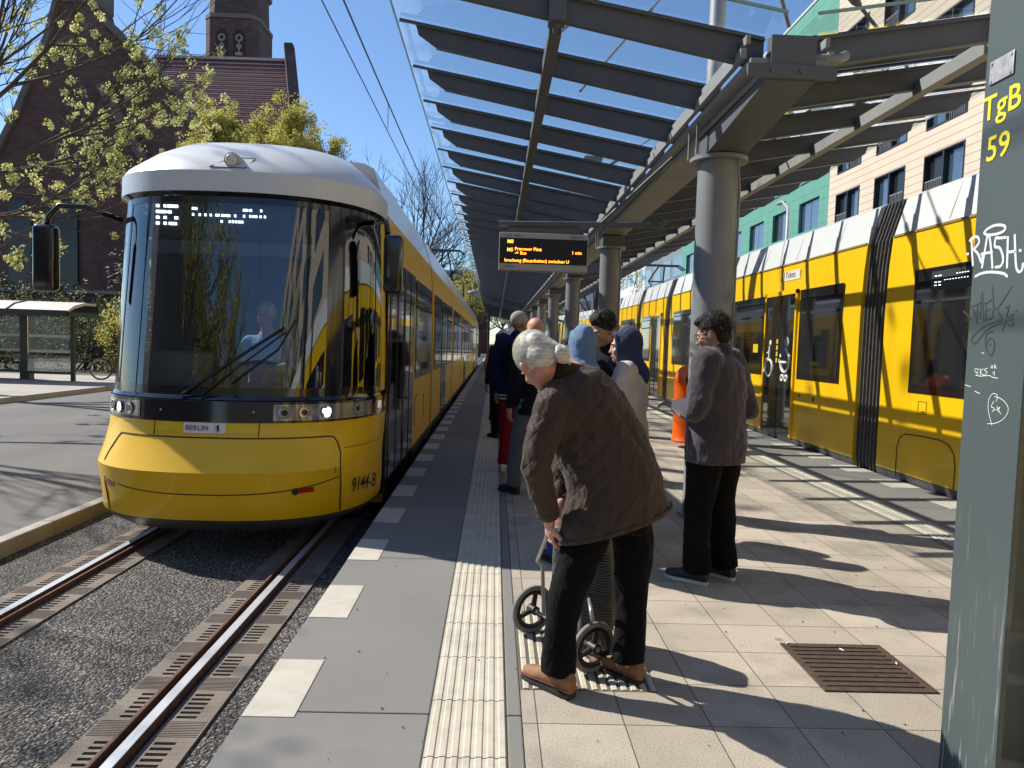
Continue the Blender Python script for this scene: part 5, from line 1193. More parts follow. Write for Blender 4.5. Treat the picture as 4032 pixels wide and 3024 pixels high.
def facebits(t,rot,c,s,lip,brow):
    mb=MB()
    for sx in (-.031,.031): mb.ell(c+rot@(V(sx,.083,-.006)*s),(.0125*s,.010*s,.009*s),rot,10,8)
    e=mb.build('eye_pair',M('eye_white',(.7,.68,.64),rough=.2,var=0),t,smooth=True)
    mb=MB()
    for sx in (-.031,.031): mb.ell(c+rot@(V(sx,.0915,-.007)*s),(.0055*s,.003*s,.0055*s),rot,8,6)
    mb.build('iris_pair',M('iris_dark',(.03,.015,.008),rough=.15,var=0),e)
    mb=MB()
    for sx in (-1,1): mb.limb([c+rot@(V(sx*.016,.101,.014)*s),c+rot@(V(sx*.034,.098,.020)*s),c+rot@(V(sx*.050,.082,.012)*s)],[.0035*s]*3,6)
    mb.build('eyebrows',brow,t)
    mb=MB(); mb.limb([c+rot@(V(-.022,.100,-.074)*s),c+rot@(V(0,.107,-.073)*s),c+rot@(V(.022,.100,-.074)*s)],[.003*s,.0052*s,.003*s],6); mb.build('lips',lip,t,smooth=True)
def shoe(t,ank,dr,mat,sole,L=.28,name='shoe',laces=None,h=.0):
    dr=Vector((dr[0],dr[1],0)).normalized(); sd=Vector((dr.y,-dr.x,0)); g=ank.z-.085 if h==0 else h
    g=Vector((ank.x,ank.y,0))+Vector((0,0,ank.z-.085)); mb=MB(); st=[]
    for u,w_,zt in ((-.30,.02,.05),(-.27,.034,.088),(-.15,.040,.105),(.05,.040,.105),(.2,.043,.078),(.42,.048,.052),(.58,.042,.044),(.68,.026,.034),(.72,.012,.028)):
        p=g+dr*L*u; st.append((p+V(0,0,.016+zt/2),sd*w_,V(0,0,zt/2+.006)))
    mb.skin([mb.ring(c,a,b,14) for c,a,b in st]); mb.limb([g+V(0,0,.07),g-dr*.01+V(0,0,.135)],[.046,.043],10)
    o=organic(mb,name,mat,t,.007,4)
    mb=MB(); rg=[]
    for zz,k in ((.0,.97),(.006,1.03),(.022,1.0)):
        rg.append([mb.v(g+dr*L*u+sd*w_*k+V(0,0,zz)) for u,w_ in ((-.31,0),(-.29,.026),(-.15,.038),(.1,.039),(.35,.048),(.55,.047),(.68,.032),(.735,0),(.68,-.032),(.55,-.047),(.35,-.048),(.1,-.039),(-.15,-.038),(-.29,-.026))])
    mb.skin(rg); mb.build('sole',sole,o,smooth=True,ang=40)
    if laces:
        mb=MB()
        for k in range(4):
            p=g+dr*L*(.10+.07*k); z=.116-.013*k; mb.tube([p+sd*.022+V(0,0,z-.012),p+V(0,0,z),p-sd*.022+dr*.01+V(0,0,z-.012)],.0042,5)
        p=g+dr*L*.08+V(0,0,.105); mb.tube([p,p+sd*.03+V(0,0,.012),p+sd*.045-V(0,0,.008)],.003,5); mb.tube([p,p-sd*.03+V(0,0,.014),p-sd*.045-V(0,0,.01)],.003,5)
        mb.build('lace_set',laces,o)
        mb=MB(); rg=[]
        for u,w_,z in ((-.30,.0,.05),(-.27,.036,.055),(-.12,.0425,.058),(.08,.0425,.056),(.25,.046,.050),(.45,.050,.044),(.60,.045,.038),(.71,.022,.033)): rg.append((u,w_,z))
        for q_ in (1,-1): mb.tube([g+dr*L*u+sd*w_*q_*1.0+V(0,0,z*.55+.012) for u,w_,z in rg],.0022,5)
        mb.build('welt_seam',laces,o)
    return o
def std_person(label,loc,heading,H=1.75,skin=SKT,top=None,pants=None,shoes=None,sole=None,hair=None,hairkind='short',arms=None,lw=1.,headrot=(0,0),vox=.014,stance=.1,step=0.,
               hem=.80,jw=1.,collar=True,near=False,face=False,extra=None,group=None,legsm=None,lean=0.,coatlen=None,tors=None):
    """figure built facing local +Y at the origin, then turned and placed. joints in metres for H=1.75"""
    t=thing('person',label,'person',(0,0,0),group); s=H/1.75; P=lambda x,y,z: V(x,y,z)*s
    ankL,ankR=P(-stance,step,.085),P(stance,-step,.085); knL,knR=P(-stance*1.02,step*.5+.02,.50),P(stance*1.02,-step*.5+.02,.50); hpL,hpR=P(-.09,0,.93),P(.09,0,.93)
    sh=lambda x: P(x,lean*.9,1.43); hd=P(0,.015+lean*1.15,1.625); nk=P(0,-.01+lean,1.48)
    arms=arms or {}
    aL=arms.get('L',((-.25,-.02,1.14),(-.25,.06,.88),(0,.1,-1))); aR=arms.get('R',((.25,-.02,1.14),(.25,.06,.88),(0,.1,-1)))
    rot=Matrix.Rotation(R(headrot[0]),3,'Z')@Matrix.Rotation(R(headrot[1]),3,'X')
    hd=nk+rot@(hd-nk)
    # body: one continuous skin mesh
    mb=MB(); mb.limb([nk-V(0,0,.06),nk,hd-rot@P(0,.0,.07)],[.062*s,.056*s,.055*s],12); head(mb,rot,hd,s)
    mb.limb([P(0,0,.95),P(0,.0,1.15),P(0,lean*.7,1.38)],[.10*s,.10*s,.11*s],12)
    for hp,kn,an in ((hpL,knL,ankL),(hpR,knR,ankR)): mb.limb([P(0,0,.95),hp,kn,an],[.09*s,.07*s,.045*s,.035*s],10)
    for sx,(el,wr,fd) in ((-1,aL),(1,aR)):
        el,wr=P(*el),P(*wr); mb.limb([P(0,lean*.8,1.40),sh(sx*.15),el,wr],[.07*s,.045*s,.036*s,.027*s],10)
        hand(mb,wr,fd,V(sx,0,.15) if abs(fd[2])>.6 else V(sx*.3,0,1),s,curl=.45,side=sx)
    organic(mb,'person_body',skin,t,.008 if near else .011,3)
    # trousers
    mb=MB()
    for hp,kn,an in ((hpL,knL,ankL),(hpR,knR,ankR)): mb.limb([hp+V(0,0,.02),hp.lerp(kn,.5),kn,kn.lerp(an,.5),an+V(0,0,.06)],[x*s*lw for x in (.112,.098,.078,.072,.064)],12); mb.tube([kn.lerp(an,.6),an+V(0,-.012,-.012)],[.070*s*lw,.078*s*lw],16)
    ringloft(mb,[(P(0,0,.80),P(.15,0,0),P(0,.11,0)),(P(0,0,.92),P(.175,0,0),P(0,.125,0)),(P(0,0,1.02),P(.155,0,0),P(0,.11,0))])
    organic(mb,'trousers',pants,t,vox,6,disp=.022,dsize=.16)
    # top
    mb=MB(); j=jw; hz=hem
    ringloft(mb,[(P(0,-.005,hz),P(.19*j,0,0),P(0,.14*j,0)),(P(0,-.005,hz+.12),P(.19*j,0,0),P(0,.145*j,0)),(P(0,lean*.5,1.12),P(.17*j,0,0),P(0,.13*j,0)),(P(0,lean*.7,1.28),P(.185*j,0,0),P(0,.135*j,0)),(P(0,lean*.85,1.40),P(.17*j,0,0),P(0,.11*j,0)),(P(0,lean*.95,1.475),P(.085,0,0),P(0,.075,0))])
    for sx,(el,wr,fd) in ((-1,aL),(1,aR)):
        el,wr=P(*el),P(*wr); shp=sh(sx*.165); mb.limb([P(sx*.06,lean*.85,1.40),shp,shp.lerp(el,.5),el,el.lerp(wr,.5),wr+(el-wr).normalized()*.02],[x*s*j for x in (.075,.078,.066,.060,.054,.045)],12)
    if collar: mb.limb([nk-V(0,0,.03),nk+V(0,0,.015)],[.074*s,.070*s],14)
    organic(mb,'jacket' if collar else 'sweatshirt',top,t,vox,5,disp=.022,dsize=.09)
    if shoes:
        for nm,an,hp in (('shoe',ankL,-1),('shoe',ankR,1)): shoe(t,an,(hp*.12,1,0),shoes,sole or shoes,L=.285*s)
    if hair:
        rnd=random.Random(len(label)); mb=MB()
        if hairkind=='short':
            mb.ell(hd+rot@P(0,-.022,.042),(.087*s,.103*s,.098*s),rot,18,12); mb.ell(hd+rot@P(0,-.065,-.02),(.07*s,.05*s,.07*s),rot,14,10); mb.ell(hd+rot@P(0,.055,.095),(.06*s,.05*s,.03*s),rot,12,8)
            organic(mb,'hair',hair,t,.008,2,disp=.02,dsize=.02)
            if near: strands(t,hair,hd+rot@P(0,-.02,.035),rot,(.094*s,.110*s,.104*s),rnd,1500,.035,V(0,-.3,-.6))
        elif hairkind=='curly':
            mb.ell(hd+rot@P(0,-.02,.045),(.088*s,.10*s,.095*s),rot,18,12)
            for _ in range(260):
                d=V(rnd.gauss(0,1),rnd.gauss(0,1),rnd.gauss(.4,1)).normalized()
                if d.y>.25 and d.z<.45 or d.z<-.45: continue
                mb.ell(hd+rot@(P(0,-.02,.045)+V(d.x*.092,d.y*.105,d.z*.10)*s),rnd.uniform(.012,.022)*s,None,7,5)
            organic(mb,'hair',hair,t,.007,1)
            if near: strands(t,hair,hd+rot@P(0,-.02,.05),rot,(.10*s,.112*s,.108*s),rnd,900,.03,V(0,0,0),curl=1)
        elif hairkind=='cap':
            mb.ell(hd+rot@P(0,-.012,.045),(.088*s,.106*s,.095*s),rot,18,12); organic(mb,'knit_cap',hair,t,.009,3)
        elif hairkind=='hijab':
            mb.ell(hd+rot@P(0,-.03,.02),(.100*s,.108*s,.122*s),rot,20,14); mb.limb([hd+rot@P(0,-.03,-.02),hd+rot@P(0,-.03,-.11),nk-V(0,.01,.02),nk-V(0,.02,.07)],[.098*s,.092*s,.105*s,.13*s],16)
            mb.ell(hd+rot@P(0,.02,-.115),(.066*s,.058*s,.03*s),rot,14,8)
            for a in (-1,1): mb.limb([hd+rot@P(a*.060,.050,.06),hd+rot@P(a*.070,.046,-.02),hd+rot@P(a*.056,.046,-.1)],[.020*s]*3,8)
            mb.limb([hd+rot@P(-.05,.056,.075),hd+rot@P(0,.066,.092),hd+rot@P(.05,.056,.075)],[.022*s]*3,8)
            organic(mb,'headscarf',hair,t,.009,7,disp=.016,dsize=.10)
    if face: facebits(t,rot,hd,s,M('lips_soft',(.4,.14,.12),rough=.5,var=0),M('brow_dark',(.03,.02,.016),rough=.9,var=0))
    if extra: extra(t,P,dict(hd=hd,rot=rot,nk=nk,s=s,aL=aL,aR=aR,sh=sh,ankL=ankL,ankR=ankR))
    t.location=loc; t.rotation_euler=(0,0,R(heading)); return t
BLKT=cloth('trousers_black',(.0028,.0028,.0038),sheen=.02,bump=.5); NAVY=cloth('jacket_navy',(.012,.022,.075)); DKG=cloth('fleece_dark',(.052,.043,.054),bump=.55,bscale=7,sheen=.25)
REDT=cloth('trousers_red',(.20,.008,.016)); JEAN=cloth('jeans_faded',(.10,.125,.16)); BLUET=cloth('trousers_blue',(.02,.05,.22)); BLKJ=cloth('coat_black',(.008,.0095,.015)); CRM=cloth('hoodie_cream',(.50,.44,.37),bump=.5)
SHW=M('shoe_white',(.65,.65,.63),rough=.5,var=.08); SHB=M('shoe_black',(.015,.016,.02),rough=.6,var=.2); SHN=M('shoe_navy',(.018,.022,.04),rough=.7,var=.3,scale=40); SOLW=M('sole_pale',(.55,.56,.5),rough=.6,var=.1); SOLB=M('sole_dark',(.03,.03,.03),rough=.8,var=.1)
HDK=hairmat('hair_dark_brown',(.008,.006,.005),(.035,.025,.02),60); HBK=hairmat('hair_black_curly',(.008,.007,.007),(.035,.03,.028),40); HSV=hairmat('hair_silver',(.30,.29,.26),(.75,.74,.68),26,(1,1,1)); 
SCB=cloth('scarf_blue',(.13,.205,.33),bump=.5,bscale=7); SCN=cloth('scarf_navy',(.035,.045,.085),bump=.5,bscale=7)
def heading_of(dx,dy): return math.degrees(math.atan2(-dx,dy))
# --- man in dark fleece by the column, looking at his phone ---
def ex_fleece(t,P,J):
    hd,rot,s=J['hd'],J['rot'],J['s']
    mb=MB(); w_=P(-.15,.30,1.13); mb.box(w_.x-.012,w_.x+.055,w_.y+.02,w_.y+.12,w_.z+.03,w_.z+.038); o=mb.build('phone',BLK,t,bevel=.003)
    mb=MB(); a=hd+rot@P(-.083,-.01,.004); b=hd+rot@P(-.06,.088,.004); mb.tube([a,b],.0028,5); mb.torus(hd+rot@P(-.033,.104,-.006),rot@V(0,1,0),.021,.002,14,4); mb.torus(hd+rot@P(.033,.104,-.006),rot@V(0,1,0),.021,.002,14,4); mb.build('glasses',TBM,t)
    mb=MB(); c=P(-.235,.0,1.27); mb.box(c.x-.036,c.x-.03,c.y-.02,c.y+.02,c.z-.02,c.z+.02); mb.build('sleeve_patch',M('patch_grey',(.5,.5,.48),rough=.7,var=.3,scale=80),t)
    for sx in (-1,1):
        mb=MB(); mb.ell(P(sx*.185,0,.62),(.03*s,.07*s,.09*s),None,12,8); organic(mb,'cargo_pocket',BLKT,t,.01,2)
std_person('man with bushy dark hair and charcoal fleece reading a phone beside the round column',(1.47,4.60,0),heading_of(-.72,.69),1.775,skin=SKT,top=DKG,pants=BLKT,shoes=SHN,sole=SOLW,hair=HDK,hairkind='short',
  arms={'L':((-.29,.0,1.13),(-.13,.21,1.13),(.1,1,.15)),'R':((.29,-.08,1.12),(.20,.20,1.08),(-.25,1,.1))},headrot=(6,-16),stance=.115,step=.04,hem=.79,jw=1.27,lw=1.2,near=True,vox=.011,face=True,extra=ex_fleece)
# --- woman in cream hoodie with navy scarf ---
def ex_hoodie(t,P,J):
    pass
std_person('woman in cream hoodie and cream trousers with dark navy headscarf, hand at her chin',(.94,4.95,0),heading_of(-.93,.25),1.66,skin=SKL,top=CRM,pants=CRM,shoes=SHW,sole=SOLW,hair=SCN,hairkind='hijab',
  arms={'L':((-.27,.10,1.10),(-.06,.24,1.30),(.1,.25,1)),'R':((.26,-.03,1.12),(.25,.05,.88),(0,.1,-1))},headrot=(0,-6),jw=1.16,hem=.84,collar=True,near=True,face=True,vox=.012)
# --- woman with light blue scarf, black coat ---
std_person('woman in black coat with light blue headscarf seen from behind',(.60,4.85,0),heading_of(-.35,.93),1.66,skin=SKL,top=BLKJ,pants=BLUET,shoes=SHB,sole=SOLB,hair=SCB,hairkind='hijab',stance=.11,step=.08,jw=1.12,hem=.70,vox=.013)
# --- curly haired young man with black backpack ---
def ex_back(t,P,J):
    mb=MB(); mb.ell(P(0,-.20,1.18),P(.17,.12,.26),None,18,12); mb.ell(P(0,-.24,1.05),P(.15,.10,.14),None,16,10); organic(mb,'backpack',BLKJ,t,.014,3)
std_person('young man with curly black hair in black jacket facing the camera side',(.92,5.75,0),heading_of(-.75,-.55),1.81,skin=SKT,top=BLKJ,pants=BLKT,shoes=SHB,sole=SOLB,hair=HBK,hairkind='curly',headrot=(0,-22),jw=1.12,face=True,near=True,extra=ex_back,vox=.014)
# --- man in navy jacket and red trousers ---
def ex_navy(t,P,J):
    mb=MB(); mb.ell(P(0,-.19,1.20),P(.16,.11,.24),None,16,12); organic(mb,'backpack',BLKJ,t,.014,3)
    for k,z in enumerate((.80,.835)):
        mb=MB(); rg=[mb.ring(P(0,-.005,z),P(.212,0,0),P(0,.162,0),30),mb.ring(P(0,-.005,z+.014),P(.212,0,0),P(0,.162,0),30)]; mb.skin(rg,False); mb.build('hem_stripe',SHW,t)
std_person('man in navy jacket, dark red trousers and white trainers near the left edge',(.27,8.45,0),heading_of(.25,.95),1.90,skin=SKT,top=NAVY,pants=REDT,shoes=SHW,sole=SOLW,hair=M('grey_cap',(.36,.37,.38),rough=.9,var=.25,scale=60),hairkind='cap',headrot=(-35,0),jw=1.12,hem=.80,stance=.09,step=-.06,extra=ex_navy)
# --- bald man in jeans ---
std_person('bald man in faded jeans standing behind the stooping man',(.42,7.1,0),heading_of(-.55,.85),1.80,skin=SKR,top=BLKJ,pants=JEAN,shoes=SHB,sole=SOLB,stance=.12,step=.16,headrot=(0,-10),jw=1.05)
# --- people further along the platform ---
random.seed(5)
bgp=[('person in black jacket with white cap behind the navy jacket man',(.14,11.4),30,1.74,BLKJ,BLKT,M('white_cap',(.6,.6,.6),rough=.8,var=.1),'cap'),
 ('person in pale brown jacket just behind the black jacket one',(.10,13.2),-20,1.72,cloth('coat_tan',(.35,.24,.17)),BLKT,HDK,'short'),
 ('person with dark bun of hair just right of the bald man',(.86,8.4),10,1.60,BLKJ,BLKT,HBK,'short'),
 ('person with black hair half hidden beside the blue headscarf',(1.05,9.3),-40,1.56,BLKJ,JEAN,HBK,'curly'),
 ('distant person in dark clothes near the far end of the crowd',(.1,15.5),0,1.72,BLKJ,BLKT,HDK,'short'),
 ('distant person in red top beyond the crowd',(.35,18.5),20,1.70,REDT,JEAN,HDK,'short'),
 ('distant person in grey coat beyond the crowd',(.55,17.2),-30,1.68,DKG,BLKT,HBK,'short'),
 ('distant person by the fourth column',(1.3,21.5),60,1.74,NAVY,BLKT,HDK,'short'),
 ('small far figure in pale top at the back of the crowd',(.3,24.5),0,1.7,CRM,JEAN,HDK,'short')]
for lab,(x,y),hg,H,tp,pn,hr,hk in bgp:
    std_person(lab,(x,y,0),hg,H,skin=SKT,top=tp,pants=pn,shoes=SHB,hair=hr,hairkind=hk,vox=.02,group='people waiting further along the platform')
# --- seated person in the bus shelter ---
def seated(label,loc,heading,skin,top,pants,hair,sz=.45,H=1.7,armf=.35,vox=.016,shoes=SHB,hk=True,wheel=False):
    t=thing('person',label,'person',(0,0,0)); s=H/1.75; P=lambda x,y,z: V(x,y,z)
    z0=sz+.08; nk=P(0,.02,z0+.55); hd=P(0,.06,z0+.70); rot=Matrix.Rotation(R(-12),3,'X')
    mb=MB(); mb.limb([nk-V(0,0,.05),hd-V(0,0,.06)],[.058,.052],12); head(mb,rot,hd,s); mb.limb([P(0,0,z0+.05),P(0,0,z0+.5)],[.1,.1],10)
    kn=[P(sx*.12,.44,z0+.02) for sx in (-1,1)]; an=[P(sx*.12,.42,.085 if not wheel else z0-.38) for sx in (-1,1)]
    for sx,k,a in zip((-1,1),kn,an): mb.limb([P(sx*.08,0,z0),k,a],[.07,.045,.035],10)
    for sx in (-1,1):
        el=P(sx*.25,.08,z0+.24); wr=P(sx*.12,armf,z0+.22); mb.limb([P(sx*.1,0,z0+.48),P(sx*.17,0,z0+.47),el,wr],[.05,.045,.036,.028],10); hand(mb,wr,(0,1,-.1),V(sx*.2,0,1),s,side=sx)
    organic(mb,'person_body',skin,t,.010,3)
    mb=MB()
    for sx,k,a in zip((-1,1),kn,an): mb.limb([P(sx*.08,0,z0),k,a+V(0,0,.03)],[.11,.078,.066],12)
    organic(mb,'trousers',pants,t,vox,4,disp=.015)
    mb=MB(); ringloft(mb,[(P(0,0,z0-.02),P(.18,0,0),P(0,.14,0)),(P(0,0,z0+.25),P(.175,0,0),P(0,.13,0)),(P(0,.01,z0+.45),P(.17,0,0),P(0,.11,0)),(P(0,.02,z0+.53),P(.08,0,0),P(0,.07,0))])
    for sx in (-1,1): mb.limb([P(sx*.1,0,z0+.46),P(sx*.17,0,z0+.46),P(sx*.25,.08,z0+.24),P(sx*.14,armf-.04,z0+.22)],[.075,.074,.06,.045],12)
    organic(mb,'jacket',top,t,vox,4,disp=.02)
    if hk:
        mb=MB(); mb.ell(hd+rot@V(0,-.022,.042),(.087,.103,.098),rot,16,10); organic(mb,'hair',hair,t,.009,2,disp=.015,dsize=.02)
    if shoes:
        for a in an: shoe(t,a,(0,1,0),shoes,SOLB)
    t.location=loc; t.rotation_euler=(0,0,R(heading)); return t
seated('person seated on the bus shelter bench in dark clothes',(-16.25,22.3,-.085),heading_of(.5,-.9),SKL,BLKJ,DKG,HDK)
seated('tram driver in light blue shirt seated behind the windscreen of the arriving tram',(-2.12,6.72,.22),180,SKR,cloth('shirt_blue',(.2,.36,.62)),NAVY,HSV,sz=.70,wheel=True,shoes=None,vox=.014)
# --- stooping old man with silver hair, brown quilted jacket ---
def quiltmat():
    m=cloth('quilted_brown',(.052,.036,.029),rough=.62,bump=.55,bscale=11,var=.1,sheen=.1); n,l,b=nodes(m); tc=n.new('ShaderNodeTexCoord')
    sx=n.new('ShaderNodeSeparateXYZ'); l.new(tc.outputs['Object'],sx.inputs[0]); hs=[]
    nz=n.new('ShaderNodeTexNoise'); nz.inputs['Scale'].default_value=3; l.new(tc.outputs['Object'],nz.inputs['Vector'])
    for ax,az,per in ((1.0,.75,.068),(1.0,-.8,.08)):
        a=n.new('ShaderNodeMath'); a.operation='MULTIPLY'; a.inputs[1].default_value=ax; l.new(sx.outputs['X'],a.inputs[0])
        c=n.new('ShaderNodeMath'); c.operation='MULTIPLY_ADD'; c.inputs[1].default_value=az; l.new(sx.outputs['Z'],c.inputs[0]); l.new(a.outputs[0],c.inputs[2])
        c2=n.new('ShaderNodeMath'); c2.operation='MULTIPLY_ADD'; c2.inputs[1].default_value=.06; l.new(nz.outputs['Fac'],c2.inputs[0]); l.new(c.outputs[0],c2.inputs[2])
        d=n.new('ShaderNodeMath'); d.operation='DIVIDE'; d.inputs[1].default_value=per; l.new(c2.outputs[0],d.inputs[0])
        p=n.new('ShaderNodeMath'); p.operation='PINGPONG'; p.inputs[1].default_value=.5; l.new(d.outputs[0],p.inputs[0])
        q=n.new('ShaderNodeMath'); q.operation='POWER'; q.inputs[1].default_value=.35; l.new(p.outputs[0],q.inputs[0]); hs.append(q)
    mn=n.new('ShaderNodeMath'); mn.operation='MINIMUM'; l.new(hs[0].outputs[0],mn.inputs[0]); l.new(hs[1].outputs[0],mn.inputs[1])
    bp=n.new('ShaderNodeBump'); bp.inputs['Strength'].default_value=.6; bp.inputs['Distance'].default_value=.012; l.new(mn.outputs[0],bp.inputs['Height'])
    l.new(b.inputs['Normal'].links[0].from_socket,bp.inputs['Normal']); l.new(bp.outputs[0],b.inputs['Normal']); return m
QJ=quiltmat(); COR=cloth('collar_brown',(.03,.02,.016),bump=.1); SUE=M('suede_tan',(.24,.125,.066),rough=.85,var=.2,scale=20,bump=.2,bscale=90); LAC=M('lace_red_brown',(.16,.05,.035),rough=.8,var=0)
om=thing('person','stooping man with silver hair tied in a bun, brown quilted jacket and tan boots','person',(.5,3.1,0))
fw=V(-.66,.75,0)
hc=V(.188,3.12,1.455); hr=Matrix.Rotation(R(heading_of(-.42,.91)),3,'Z')@Matrix.Rotation(R(-20),3,'Y')@Matrix.Rotation(R(-40),3,'X')
mb=MB(); head(mb,hr,hc,1.02); mb.limb([V(.33,3.16,1.40),V(.27,3.14,1.42),hc+hr@V(0,-.02,-.05)],[.07,.06,.055],12)
mb.limb([V(.58,3.12,.92),V(.46,3.12,1.15),V(.35,3.14,1.36)],[.10,.10,.10],12)
for hp,kn,an in ((V(.50,3.10,.84),V(.36,3.07,.47),V(.32,3.04,.085)),(V(.64,3.18,.88),V(.655,3.2,.47),V(.665,3.16,.085))): mb.limb([V(.57,3.12,.92),hp,kn,an],[.09,.07,.045,.035],10)
wl=V(.262,3.06,.765); wr_=V(.33,3.22,.78)
mb.limb([V(.33,3.12,1.36),V(.245,3.01,1.27),V(.185,2.97,1.02),wl],[.06,.048,.038,.028],10); hand(mb,wl,(.10,.30,-.78),V(-.8,-.3,0),1.05,curl=.65,side=1)
mb.limb([V(.35,3.2,1.36),V(.36,3.34,1.27),V(.33,3.34,1.02),wr_],[.06,.048,.038,.028],10); hand(mb,wr_,(-.05,.05,-.8),V(.5,.5,0),1.05,curl=.7,side=-1)
organic(mb,'person_body',SKR,om,.0065,3)
facebits(om,hr,hc,1.02,M('lips_soft',(.4,.14,.12)),M('brow_white',(.7,.7,.68),rough=.9,var=0))
mb=MB(); mb.ell(hc+hr@V(0,.088,-.105),(.036,.030,.032),hr,14,10); mb.ell(hc+hr@V(0,.104,-.066),(.03,.01,.008),hr,10,6)
mb.ell(hc+hr@V(0,.098,-.125),(.022,.022,.03),hr,10,8); organic(mb,'beard',M('beard_white',(.72,.70,.66),rough=.8,var=.15,scale=60,bump=.6,bscale=150),om,.006,2,disp=.008,dsize=.01)
def silver():
    m=M('hair_silver_swept',(.5,.49,.45),rough=.42,var=0); n,l,b=nodes(m); tc=n.new('ShaderNodeTexCoord'); mp=n.new('ShaderNodeMapping'); mp.inputs['Rotation'].default_value=(0,R(25),R(20)); mp.inputs['Scale'].default_value=(.5,2.4,6.0); l.new(tc.outputs['Object'],mp.inputs[0])
    a=n.new('ShaderNodeTexNoise'); a.inputs['Scale'].default_value=24; a.inputs['Detail'].default_value=6; a.inputs['Distortion'].default_value=.8; l.new(mp.outputs[0],a.inputs['Vector'])
    rp=n.new('ShaderNodeValToRGB'); e=rp.color_ramp.elements; e[0].position=.25; e[0].color=(.26,.245,.21,1); e[1].position=.66; e[1].color=(.66,.64,.57,1); l.new(a.outputs['Fac'],rp.inputs[0]); l.new(rp.outputs[0],b.inputs['Base Color'])
    bp=n.new('ShaderNodeBump'); bp.inputs['Strength'].default_value=.5; bp.inputs['Distance'].default_value=.005; l.new(a.outputs['Fac'],bp.inputs['Height']); l.new(bp.outputs[0],b.inputs['Normal']); return m
HS=silver()
mb=MB(); mb.ell(hc+hr@V(0,-.016,.034),(.088,.106,.104),hr,22,14); mb.ell(hc+hr@V(0,-.075,-.01),(.070,.05,.075),hr,16,10)
strands(om,M('silver_strand',(.55,.53,.47),rough=.5,var=.4,scale=90),hc+hr@V(0,-.016,.034),hr,(.089,.107,.105),random.Random(4),3200,.09,V(.05,-.13,.02),maxy=.7,hug=1.0,jit=.1,r=.0006)
bunc=V(.270,3.045,1.50); mb.limb([hc+hr@V(0,-.08,.04),bunc],[.055,.036],12)
organic(mb,'hair',HS,om,.007,3,disp=.006,dsize=.03)
mb=MB(); mb.torus(bunc+V(.012,-.01,-.01),V(.8,-.3,.2),.026,.018,18,8); mb.ell(bunc+V(.025,-.012,-.012),(.030,.035,.042)); mb.limb([bunc+V(.03,0,-.02),bunc+V(.055,-.01,-.05)],[.016,.008],8); organic(mb,'hair_bun',HS,om,.006,2,disp=.008,dsize=.015)
mb=MB(); mb.torus(bunc+V(-.012,.0,.004),V(.9,-.2,.1),.024,.006,18,6); mb.build('hair_tie',SOLB,om)
# jacket
mb=MB()
st=[(V(.553,3.11,.745),V(.258,.0,.084),V(.02,.20,0)),(V(.55,3.11,.80),V(.237,.0,.06),V(.02,.20,0)),(V(.55,3.115,.92),V(.208,0,.05),V(0,.19,0)),(V(.505,3.12,1.05),V(.195,0,.07),V(0,.175,0)),(V(.43,3.13,1.18),V(.185,0,.09),V(0,.175,0)),(V(.37,3.14,1.28),V(.165,0,.10),V(0,.185,0)),(V(.335,3.15,1.35),V(.125,0,.085),V(0,.17,0)),(V(.30,3.15,1.40),V(.075,0,.06),V(0,.09,0))]
ringloft(mb,st,26)
mb.limb([V(.32,3.12,1.33),V(.262,3.03,1.27),V(.215,2.99,1.14),V(.190,2.975,1.02),V(.222,3.02,.90),V(.255,3.055,.80)],[.085,.090,.074,.066,.060,.050],14)
mb.limb([V(.35,3.2,1.33),V(.37,3.32,1.27),V(.34,3.34,1.02),V(.335,3.25,.83)],[.085,.085,.066,.05],14)
organic(mb,'quilted_jacket',QJ,om,.010,5,disp=.022,dsize=.07)
mb=MB(); mb.limb([V(.375,3.10,1.415),V(.30,3.07,1.425),V(.245,3.12,1.375)],[.035,.038,.03],10); mb.limb([V(.37,3.2,1.42),V(.30,3.22,1.41)],[.035,.035],10); organic(mb,'collar',COR,om,.008,3)
mb=MB(); mb.torus(V(.255,3.055,.795),V(.1,.1,-1),.045,.008,18,6); mb.build('cuff',QJ,om,smooth=True)
mb=MB(); rgs=[]
for k,(dz,m_) in enumerate(((-.004,1.0),(.006,1.012),(.016,1.0))): rgs.append(mb.ring(V(.553,3.11,.742+dz),V(.260,0,.085)*m_,V(.02,.202,0)*m_,40))
mb.skin(rgs,False); mb.build('hem_band',QJ,om,smooth=True)
# trousers
mb=MB()
mb.limb([V(.49,3.11,.80),V(.42,3.09,.64),V(.36,3.07,.47),V(.33,3.05,.30),V(.318,3.05,.19)],[.095,.098,.084,.076,.070],14); mb.tube([V(.328,3.05,.28),V(.322,3.045,.088)],[.074,.079],18)
mb.limb([V(.63,3.17,.82),V(.66,3.18,.64),V(.66,3.19,.47),V(.66,3.18,.30),V(.655,3.17,.19)],[.100,.098,.084,.075,.068],14); mb.tube([V(.659,3.177,.28),V(.657,3.168,.088)],[.072,.077],18)
ringloft(mb,[(V(.56,3.12,.72),V(.16,0,0),V(0,.13,0)),(V(.57,3.12,.94),V(.14,0,0),V(0,.12,0))])
organic(mb,'trousers',BLKT,om,.010,6,disp=.03,dsize=.17)
shoe(om,V(.325,3.045,.085),(-.62,.66),SUE,SOLB,L=.29,laces=LAC,name='boot'); shoe(om,V(.655,3.185,.085),(-.55,.60),SUE,SOLB,L=.29,laces=LAC,name='boot')
